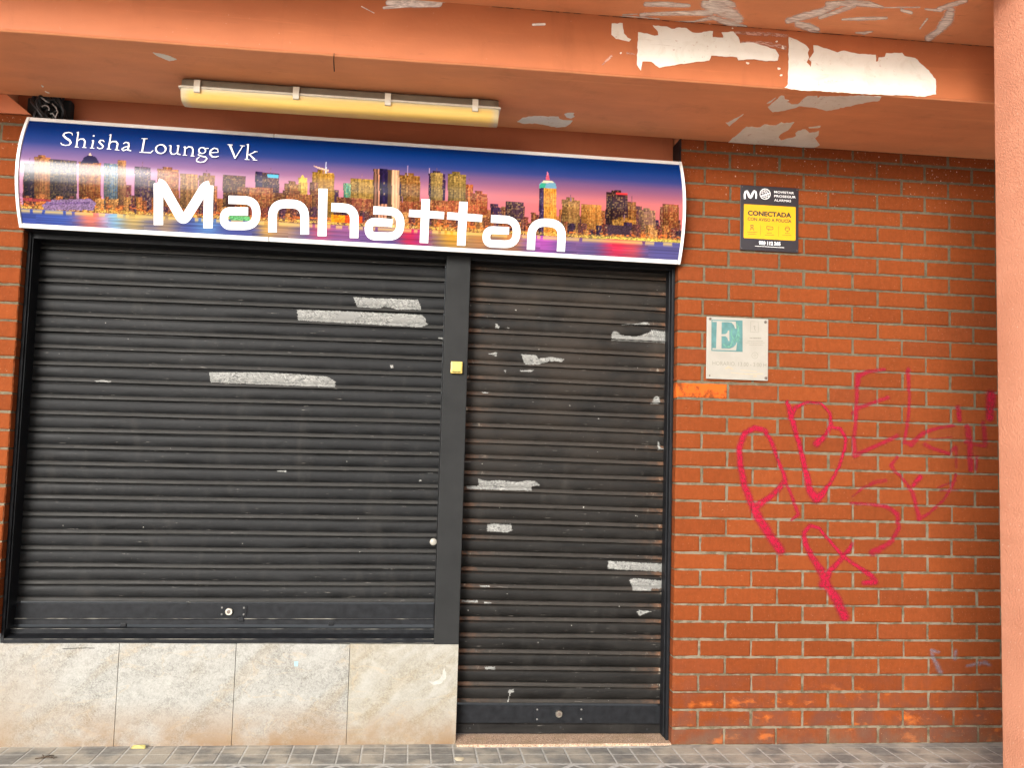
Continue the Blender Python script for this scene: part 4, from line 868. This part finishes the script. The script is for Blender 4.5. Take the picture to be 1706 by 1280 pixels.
# ================================================================== ALARM SIGN
def fitbox(pts, y):
    P = on_y(np.array([p[0] for p in pts], float), np.array([p[1] for p in pts], float), y); return P
al = thing('alarm_sign', 'black alarm notice plate with a yellow panel, high on the brick wall', 'sign', (.446, -.006, 2.484))
ax0, ax1, az0, az1 = .3008, .5920, 2.3258, 2.6432
MB().box(ax0, ax1, -.0085, -.0025, az0, az1, 0, .001).build('plate', M['pblack'], al)
def AP(x, y):   # crop pixel -> sign coordinates
    u = (x-(85-(y-85)*.005))/950.; v = (y-85-50*u)/1058.
    return ax0+u*(ax1-ax0), az1-v*(az1-az0)
def rrect(x0, x1, z0, z1, r, y, n=5):
    V = []
    for cx_, cz_, a0 in ((x1-r, z1-r, 0), (x0+r, z1-r, 90), (x0+r, z0+r, 180), (x1-r, z0+r, 270)):
        V += [(cx_+r*math.cos(RAD(a0+90*k/n)), y, cz_+r*math.sin(RAD(a0+90*k/n))) for k in range(n+1)]
    return V, [tuple(range(len(V)))[::-1]]
(yx0, yz1), (yx1, yz0) = AP(137, 398), AP(982, 998)
yb = MB(); yb.add(*rrect(yx0, yx1, yz0, yz1, .004, -.0092)); yb.build('yellow_panel', M['pyel'], al)
def atext(nm, body, x0, y0, x1, y1, m, bold, y=-.0096):
    a, d_ = AP(x0, y0); b = AP(x1, y0)[0]; c_ = AP(x0, y1)[1]; return text_mesh(nm, body, (a, b, c_, d_), y, m, al, bold)
atext('lettering', 'CONECTADA', 200, 502, 915, 585, M['pblack'], .045); atext('lettering', 'CON AVISO A POLICÍA', 198, 600, 915, 668, M['pblack'], .022)
atext('lettering', 'MOVISTAR', 632, 178, 955, 214, M['letter'], .008); atext('lettering', 'PROSEGUR', 632, 244, 985, 282, M['letter'], .008); atext('lettering', 'ALARMAS', 632, 312, 908, 350, M['letter'], 0.)
atext('lettering', '900 112 365', 382, 1000, 735, 1062, M['letter'], .04)
def worn_line(x0, y0, x1, y1, fr, y, m, parent, seed):
    """a line of print too small and worn to read: short bars of uneven length"""
    rs_ = np.random.RandomState(seed); mb = MB(); x = x0
    while x < x1-4:
        w = rs_.uniform(7, 22); (a, d_), (b, c_) = fr(x, y0), fr(min(x+w, x1), y1); mb.add([(a, y, c_), (b, y, c_), (b, y, d_), (a, y, d_)], [(0, 1, 2, 3)]); x += w+rs_.uniform(3, 7)
    return mb.build('small_print', m, parent)
for i, q in enumerate([(195, 856, 355, 866), (210, 887, 340, 897), (512, 871, 598, 880), (482, 902, 632, 911), (808, 872, 888, 881), (768, 906, 915, 915)]): worn_line(*q, AP, -.0096, M['pblack'], al, i)
def flat(pts, fr=AP, y=-.0096):
    return [(fr(a, b)[0], fr(a, b)[1], w) for a, b, w in pts]
def astroke(nm, strokes, m, y=-.0096):
    mb = MB()
    for k, s_ in enumerate(strokes):
        P = [(*AP(a, b), w*.000307) for a, b, w in s_]
        ribbon(mb, P, lambda a, b: np.stack([a, np.full(np.shape(a), y-.00004*k), b], -1), (0, 0, 0), 2)
    return mb.build(nm, m, al)
mlogo = [(150,315,26),(147,250,30),(160,200,32),(185,190,34),(205,225,36),(222,275,38),(243,292,40),(262,265,38),(282,215,34),(305,185,32),(328,200,30),(338,250,28),(332,310,24)]
astroke('logo', [mlogo], M['letter'])['label'] = 'white wavy letter m logo'
ring = [(482+85*math.cos(a), 232+85*math.sin(a), 9) for a in np.linspace(0, 2*math.pi, 33)]
gl_ = [ring, [(402,268,11),(562,212,11)]]
for d_ in (-34, -17, 17, 34): gl_.append([(482-math.sqrt(85**2-d_**2)*.96+d_*.3, 232+d_*1.4+20, 6), (482+math.sqrt(85**2-d_**2)*.8+d_*.3, 232+d_*1.4-20, 6)])
for k in (-.45, 0.1, .55): gl_.append([(482+85*math.sin(a)*.35+85*k*math.cos(a), 232-80*math.cos(a*1.)*.0+80*math.sin(a)*.95, 5) for a in np.linspace(-1.45, 1.45, 11)])
astroke('logo', gl_, M['letter'])['label'] = 'white striped globe emblem'
hd_ = lambda cx_, cy_, r, w: [(cx_+r*math.cos(a), cy_+r*math.sin(a), w) for a in np.linspace(0, 2*math.pi, 17)]
for ic in ([hd_(268, 762, 20, 8), [(240,748,9),(296,748,9)], [(236,832,8),(248,795,8),(268,785,8),(290,795,8),(300,835,8)], [(255,800,6),(268,815,6),(282,800,6)]], [[(410,745,4),(408,910,4)]], [[(703,760,4),(701,930,4)]],
                 [[(508,762,9),(612,775,9),(612,812,9),(580,818,9),(510,805,9),(508,762,9)], [(548,812,8),(530,840,8)]], [hd_(848, 805, 38, 8), [(812,805,8),(840,790,8),(885,805,8)], [(848,840,9),(850,858,9)]]):
    astroke('divider' if len(ic) == 1 else 'icon', ic, M['pblack'])
astroke('web_line', [[(318,1085,6),(795,1112,6)]], M['letter'])
for x, y in ((112, 112), (1008, 162), (102, 1118), (1008, 1160)):
    a, z = AP(x, y); d = MB(); d.disc_y(a, z, -.0085, -.0098, .0028, 12, 0, .0006); d.build('screw', M['screw'], al, True)

# ================================================================== OPENING HOURS PLATE
hp = thing('hours_plate', 'faded white opening hours plate with a teal square letter E, screwed to the brick wall', 'plaque', (.29, -.006, 1.845))
hx0, hx1, hz0, hz1 = .1390, .4420, 1.6965, 1.9940
MB().box(hx0, hx1, -.0125, -.004, hz0, hz1, 0, .0025).build('plate', M['plate'], hp)
def HP(x, y):
    u = (x-70.)/1092.; v = (y-90-28*u)/1108.; return hx0+u*(hx1-hx0), hz1-v*(hz1-hz0)
def hpoly(nm, poly, m, y):
    P = [HP(a, b) for a, b in poly]; V = [Vector((a, y, b)) for a, b in P]; t_ = tessellate_polygon([V]); return mk(nm, V, t_, m, hp)
hpoly('letter_panel', [(148,148),(700,150),(706,715),(152,705)], M['teal'], -.0129)
hpoly('letter', [(165,165),(578,172),(592,300),(570,300),(548,240),(505,195),(440,185),(330,188),(328,405),(400,400),(430,375),(442,335),(465,335),(470,525),(448,520),(432,465),(402,440),(328,438),(330,658),(470,660),(540,635),(580,590),(600,545),(606,545),(590,690),(165,685),(175,655),(235,655),(243,185),(165,185)], M['plate'], -.0133)
hs = MB()
for k, (pts, w) in enumerate([([(520,300),(500,400),(540,480),(490,620),(420,630),(360,580)], 26), ([(600,200),(630,330),(640,440),(600,520)], 30), ([(640,250),(600,420),(560,560)], 18), ([(610,540),(660,500)], 16)]):
    ribbon(hs, [(*HP(a, b), w*.00027) for a, b in pts], lambda a, b: np.stack([a, np.full(np.shape(a), -.01305-.00003*k), b], -1), (0, 0, 0), 3)
hs.build('green_stain', plain('green_blue_stain', (.075, .20, .145), .5, .3, 60), hp)
def htext(body, x0, y0, x1, y1, m, bold=0.):
    a, d_ = HP(x0, y0); b = HP(x1, y0)[0]; c_ = HP(x0, y1)[1]; return text_mesh('lettering', body, (a, b, c_, d_), -.01285, m, hp, bold)
htext('HORARIO. 13.00 - 3:00 H', 175, 885, 1130, 955, M['faint'], .0)
for i, q in enumerate([(830, 452, 1035, 476), (790, 512, 1070, 522), (760, 544, 1095, 553), (820, 580, 1060, 589)]): worn_line(*q, HP, -.01285, M['faint'], hp, 20+i)
for nm, grp in (('crest', [[(845,165,6),(980,168,6),(985,360,6),(840,356,6),(845,165,6)], [(895,255,16),(925,250,14),(915,290,12),(930,335,10)]]), ('seal', [hd_(925, 775, 55, 6), hd_(925, 775, 20, 5)])):
    fl = MB()
    for k, s_ in enumerate(grp):
        ribbon(fl, [(*HP(a, b), w*.00027) for a, b, w in s_], lambda a, b: np.stack([a, np.full(np.shape(a), -.01285-.00003*k), b], -1), (0, 0, 0), 2)
    fl.build(nm, M['faint'], hp)
tn = MB()
for k, s_ in enumerate([[(400,1020,20),(460,985,30),(540,1030,14)], [(500,1085,10),(640,1100,12),(820,1110,16),(1070,1100,16)], [(670,1040,8),(960,1060,12)], [(900,1150,20),(960,1140,22)]]):
    ribbon(tn, [(*HP(a, b), w*.00027) for a, b, w in s_], lambda a, b: np.stack([a, np.full(np.shape(a), -.01285-.00003*k), b], -1), (0, 0, 0), 2)
tn.build('stain', M['tan'], hp)
for x, y in ((124, 132), (1108, 172), (1122, 1175)):
    a, z = HP(x, y); d = MB(); d.disc_y(a, z, -.0125, -.0155, .0068, 16, 0, .0012); s_ = d.build('screw', M['screw'], hp, True)
a, z = HP(128, 1142); d = MB(); d.disc_y(a, z, -.0125, -.0132, .004, 12); d.build('screw_hole', M['screw'], hp)

# ================================================================== SMALL THINGS
sw = thing('key_switch', 'small yellowed plastic switch box on the charcoal post', 'switch', (-1.0405, .044, 1.709))
MB().box(-1.0675, -1.0135, .022, .0435, 1.6815, 1.7365, 0, .004).build('box', M['yellow'], sw); b = MB(); b.box(-1.0615, -1.0195, .0185, .0218, 1.6935, 1.7315, 0, .0014); b.build('cover', M['yellow'], sw)
b = MB(); b.box(-1.060, -1.021, .0195, .0219, 1.6865, 1.6895); b.build('slot', M['dark'], sw)

# strip lamp under the soffit
lp = thing('strip_lamp', 'long yellowed plastic fluorescent lamp fixed under the beam above the sign', 'lamp', (-1.578, -.295, ZS))
LX0, LX1, LY = -2.244, -.911, -.292
def loft(sections, prof, nm, m, parent, smooth=True):
    n = len(prof); V = []; Fc = []
    for x, k, dz in sections: V += [(x, LY+y*k, z+dz*(1-k)) for y, z in prof]
    for i in range(len(sections)-1):
        for j in range(n): Fc.append((i*n+j, i*n+(j+1) % n, (i+1)*n+(j+1) % n, (i+1)*n+j))
    Fc += [tuple(range(n))[::-1], tuple((len(sections)-1)*n+j for j in range(n))]
    o = mk(nm, V, Fc, m, parent, None, smooth)
    if smooth: o.data.set_sharp_from_angle(angle=RAD(40))
    return o
hz = ZS-.004
def ends(e, ks): return [(LX0+e*(1-math.cos(t)), k, 0) for t, k in ks]
secs = [(LX0, .80, 0), (LX0+.010, .93, 0), (LX0+.03, 1, 0), (LX1-.03, 1, 0), (LX1-.010, .93, 0), (LX1, .80, 0)]
loft(secs, [(-.040, hz), (.040, hz), (.058, hz-.012), (.062, hz-.040), (-.062, hz-.040), (-.058, hz-.012)], 'housing', M['housing'], lp)
loft([(LX0-.008, .92, 0), (LX0+.004, 1, 0), (LX1-.004, 1, 0), (LX1+.008, .92, 0)], [(-.067, hz-.0405), (.067, hz-.0405), (.069, hz-.044), (.067, hz-.0485), (-.067, hz-.0485), (-.069, hz-.044)], 'rim', M['clip'], lp)
ln = [(-.062, hz-.049), (-.060, hz-.066), (-.054, hz-.082), (-.043, hz-.093), (-.026, hz-.099), (0, hz-.1005), (.026, hz-.099), (.043, hz-.093), (.054, hz-.082), (.060, hz-.066), (.062, hz-.049)]
loft([(LX0, .90, 0), (LX0+.008, .95, 0), (LX0+.03, 1, 0), (LX1-.03, 1, 0), (LX1-.008, .95, 0), (LX1, .90, 0)], ln, 'lens', M['lens'], lp)
b = MB(); b.tube([(LX0+.06, LY, hz-.068), (LX1-.06, LY, hz-.068)], .013, 14); b.build('tube', M['letter'], lp, True)
for px in (340, 496, 646, 794):
    x = float(on_z(np.array([px]), np.array([165.]), ZS-.05)[0][0]); b = MB()
    b.extrude_x([(LY-.064, hz-.012), (LY-.073, hz-.016), (LY-.076, hz-.045), (LY-.072, hz-.066), (LY-.0635, hz-.068), (LY-.0635, hz-.050), (LY-.0705, hz-.046), (LY-.064, hz-.030)], x-.0125, x+.0125)
    b.build('clip', M['clip'], lp)
    b = MB(); b.extrude_x([(LY+.064, hz-.012), (LY+.073, hz-.016), (LY+.076, hz-.045), (LY+.072, hz-.066), (LY+.0635, hz-.068), (LY+.0635, hz-.050), (LY+.0705, hz-.046), (LY+.064, hz-.030)], x-.0125, x+.0125); b.build('clip', M['clip'], lp)

# tangle of cables in the gap over the left end of the sign
cb = thing('cable_bundle', 'tangle of black cables in the gap above the left end of the sign', 'cables', (-2.93, .05, 2.76))
k_ = MB(); r2 = np.random.RandomState(4)
for i in range(16):
    a = np.array([-2.925+r2.uniform(-.02, .06), r2.uniform(.02, .09), 2.72]); pts = []
    for t in np.linspace(0, 1, 14):
        pts.append(a+np.array([.03*math.sin(t*5+i*1.7)+.03*t*r2.uniform(-.2, .2), -.02+.03*math.cos(t*4+i), t*.17]))
    k_.tube(pts, r2.uniform(.004, .008), 7)
for cx_, cz_, rr in ((-2.915, 2.795, .022), (-2.885, 2.815, .03), (-2.925, 2.83, .026), (-2.89, 2.78, .02)):
    k_.tube([(cx_+rr*math.cos(a), .01+.012*math.sin(a*2), cz_+rr*math.sin(a)) for a in np.linspace(0, 5.6, 22)], .006, 7)
k_.build('cables', M['cable'], cb, True)
k_ = MB()
k_.tube([(-2.945, -.004, 2.856), (-2.93, -.008, 2.845), (-2.912, -.008, 2.832), (-2.90, .0, 2.828)], .0032, 6)
k_.tube([(-2.885, -.005, 2.822), (-2.868, -.008, 2.805), (-2.858, -.008, 2.785), (-2.866, -.006, 2.765), (-2.872, 0, 2.745)], .003, 6)
k_.tube([(-2.912+.017*math.cos(a), -.01, 2.795+.016*math.sin(a)) for a in np.linspace(-.4, 2.6, 12)], .003, 6)
k_.tube([(-2.89, -.008, 2.775), (-2.878, -.01, 2.776), (-2.868, -.006, 2.762)], .0035, 6)
k_.build('wires', M['wire'], cb, True)
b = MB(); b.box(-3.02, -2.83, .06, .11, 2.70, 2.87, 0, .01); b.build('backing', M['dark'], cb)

# ================================================================== PAVEMENT
pv_ = MB(); TX0, TP, SK = -1.8045, .0999, -.0235
def row(y0, y1, x0, x1, pitch, g_, zt=0., phase=0.):
    n0, n1 = int((x0-TX0-phase)/pitch)-1, int((x1-TX0-phase)/pitch)+1
    for n in range(n0, n1):
        a, b = TX0+phase+n*pitch+g_, TX0+phase+(n+1)*pitch-g_; c_ = random.uniform(-.0003, .0006); t_ = random.random()
        k = SK*((a+b)/2+1.41); e = .003
        V = [(a, y0+k-g_*.6, zt+c_-.0010), (b, y0+k-g_*.6, zt+c_-.0010), (b, y1+k+g_*.6, zt+c_-.0010), (a, y1+k+g_*.6, zt+c_-.0010),
             (a+e, y0+k-e-g_*.6, zt+c_), (b-e, y0+k-e-g_*.6, zt+c_), (b-e, y1+k+e+g_*.6, zt+c_), (a+e, y1+k+e+g_*.6, zt+c_)]
        pv_.add(V, [(7, 6, 5, 4), (0, 1, 5, 4), (1, 2, 6, 5), (2, 3, 7, 6), (3, 0, 4, 7)], 0, t_)
row(.12, .0085, -4.6, -.985, TP, .0034); row(.12, .0085, -.0, 2.6, TP, .0034)
row(.0085, -.0825, -4.6, 3.2, TP, .0034); row(-.0825, -.200, -4.6, 3.2, TP, .0034)
# field tiles with a diamond relief
yb_ = -.212
for n in range(-16, 28):
    xa = TX0+.1*7+n*2*TP-.7+.0; xa = TX0+(2*n+1)*TP; k = SK*(xa+.1+1.41); t_ = random.random(); e = .006; y0 = yb_+k
    pv_.add([(xa+.016, y0-.004, -.001), (xa+2*TP-.016, y0-.004, -.001), (xa+TP, y0-.088, -.001)], [(2, 1, 0)], 0, t_)
    t_ = random.random(); pv_.add([(xa+.004, y0-.012, -.0012), (xa+.004+.086, y0-.098, -.0012), (xa+.086+.004, y0-.2, -.0012), (xa-.086-.004+.008, y0-.2, -.0012), (xa-.086+.004-.008+.004, y0-.098, -.0012)], [(0, 1, 2, 3, 4)][0:1], 0, t_)
for j in range(1, 16):
    row(yb_-.2*j-.004, yb_-.2*(j+1), -6., 5., 2*TP, .004, 0., TP)
pv_.add([(-30, .3, -.0014), (30, .3, -.0014), (30, -3.6, -.0014), (-30, -3.6, -.0014)], [(3, 2, 1, 0)], 1)
# dirty cement fillet along the brick wall
pv_.add([(-.02, .02, .0022), (2.6, .02, .0022), (2.6, -.055, .0012), (1.3, -.048, .0012), (.5, -.042, .0012), (-.02, -.03, .0012)], [(5, 4, 3, 2, 1, 0)], 2)
po = pv_.build('pavement', None, None, False, [M['tile'], M['joint'], m_tile('cement_fillet', 1.25)], 'tone'); tag(po, kind='structure')
rd = MB(); rd.add([(-200, -3.6, -.0085), (200, -3.6, -.0085), (200, -260, -.0085), (-200, -260, -.0085)], [(3, 2, 1, 0)]); tag(rd.build('road', plain('bounce_concrete', (.72, .70, .65), .9, .1, 3)), kind='structure')  # unseen road, its pale colour raised to bounce light onto the soffit
gd = MB(); gd.add([(-200, 260, -.03), (200, 260, -.03), (200, -260, -.03), (-200, -260, -.03)], [(3, 2, 1, 0)]); tag(gd.build('ground', M['asphalt']), kind='structure')

# litter
P = on_z(np.array([223., 248.]), np.array([1243., 1242.]), 0.); P[:, 1] = .026; b = MB()
b.add([(P[0][0], P[0][1]-.012, .002), (P[1][0], P[1][1]-.014, .002), (P[1][0]-.004, P[1][1]+.004, .012), (P[0][0]+.006, P[0][1]+.006, .011), ((P[0][0]+P[1][0])/2, P[0][1]-.003, .014)], [(0, 1, 4), (1, 2, 4), (2, 3, 4), (3, 0, 4), (3, 2, 1, 0)])
tag(b.build('wrapper', M['litter']), 'crumpled yellow wrapper on the pavement against the stone plinth', 'litter')
q = on_z(np.array([73.]), np.array([1265.]), 0.)[0]; b = MB()
for dx, dy, ex, ey in ((-.03, -.012, .05, .006), (0, .0, .03, .03), (.0, -.004, -.02, .035), (-.012, .006, .045, -.012)):
    b.tube([(q[0]+dx, q[1]+dy, .004), (q[0]+(dx+ex)/2, q[1]+(dy+ey)/2+.004, .007), (q[0]+ex, q[1]+ey, .004)], [.0028, .0024, .0012], 6)
tag(b.build('twig', M['wood'], None, True), 'dark forked twig lying on the pavement tiles at the far left', 'twig')
q = on_z(np.array([765.]), np.array([1266.]), 0.)[0]; b = MB(); nn = 18
V = [(q[0]+(.021+.004*math.sin(3*a))*math.cos(a), q[1]+(.03+.005*math.cos(2*a))*math.sin(a), .0012) for a in np.linspace(0, 2*math.pi, nn, endpoint=False)]+[(q[0]+(.012)*math.cos(a), q[1]+.018*math.sin(a), .0034) for a in np.linspace(0, 2*math.pi, nn, endpoint=False)]
b.add(V, [(i, (i+1) % nn, nn+(i+1) % nn, nn+i) for i in range(nn)]+[tuple(range(nn, 2*nn))]); tag(b.build('gum_spot', M['gum'], None, True), 'flattened pale gum spot on the pavement in front of the plinth corner', 'gum')

# ================================================================== ACROSS THE STREET (behind the camera)
def far_block(label, x0, x1, y, h):
    t_ = thing('apartment_building', label, 'building', ((x0+x1)/2, y, 0))
    MB().box(x0, x1, y-8, y, 0, h).build('wall', M['wallb'], t_)
    for fz in range(int(h/3)):
        for k in range(int((x1-x0)/3)):
            b = MB(); b.box(x0+1+3*k, x0+2.2+3*k, y+.002, y+.06, 1+3*fz, 2.4+3*fz); b.build('window', M['glass'], t_)
FAR = True
if FAR:
    far_block('pale block of flats across the street, behind the camera to the right', -5.4, 26, -22, 6.5)

# ================================================================== LIGHT
SUN_EL, SUN_AZ = 17., -25.            # bright low sky over the street, slightly to the left of the wall's normal
sd = bpy.data.lights.new('sun', 'SUN'); sd.energy = 1.2; sd.angle = RAD(17); sd.color = (1., .98, .945)
so = bpy.data.objects.new('sun', sd); COL.objects.link(so)
dv = Vector((math.sin(RAD(SUN_AZ))*math.cos(RAD(SUN_EL)), -math.cos(RAD(SUN_AZ))*math.cos(RAD(SUN_EL)), math.sin(RAD(SUN_EL))))
so.rotation_euler = dv.to_track_quat('Z', 'Y').to_euler()
w = bpy.data.worlds.new('World'); S.world = w; w.use_nodes = True; nt = w.node_tree; nt.nodes.clear()
sky = nt.nodes.new('ShaderNodeTexSky'); sky.sky_type = 'NISHITA'; sky.sun_disc = False; sky.sun_elevation = RAD(SUN_EL); sky.sun_rotation = RAD(180+SUN_AZ*-1)
sky.air_density = 1.; sky.dust_density = 3.; sky.ozone_density = 1.
hs_ = nt.nodes.new('ShaderNodeHueSaturation'); hs_.inputs['Saturation'].default_value = .22; nt.links.new(sky.outputs[0], hs_.inputs['Color'])
bg = nt.nodes.new('ShaderNodeBackground'); bg.inputs[1].default_value = .15; nt.links.new(hs_.outputs[0], bg.inputs[0])
wo = nt.nodes.new('ShaderNodeOutputWorld'); nt.links.new(bg.outputs[0], wo.inputs[0])

vs = S.view_settings; S.display_settings.display_device = 'sRGB'; vs.view_transform = 'Standard'; vs.look = 'None'; vs.gamma = 1; vs.exposure = 1.38; vs.use_curve_mapping = False
S.render.engine = 'CYCLES'; S.cycles.use_denoising = True; S.cycles.max_bounces = 8; S.cycles.transparent_max_bounces = 12
S.render.resolution_x, S.render.resolution_y = 1024, 769
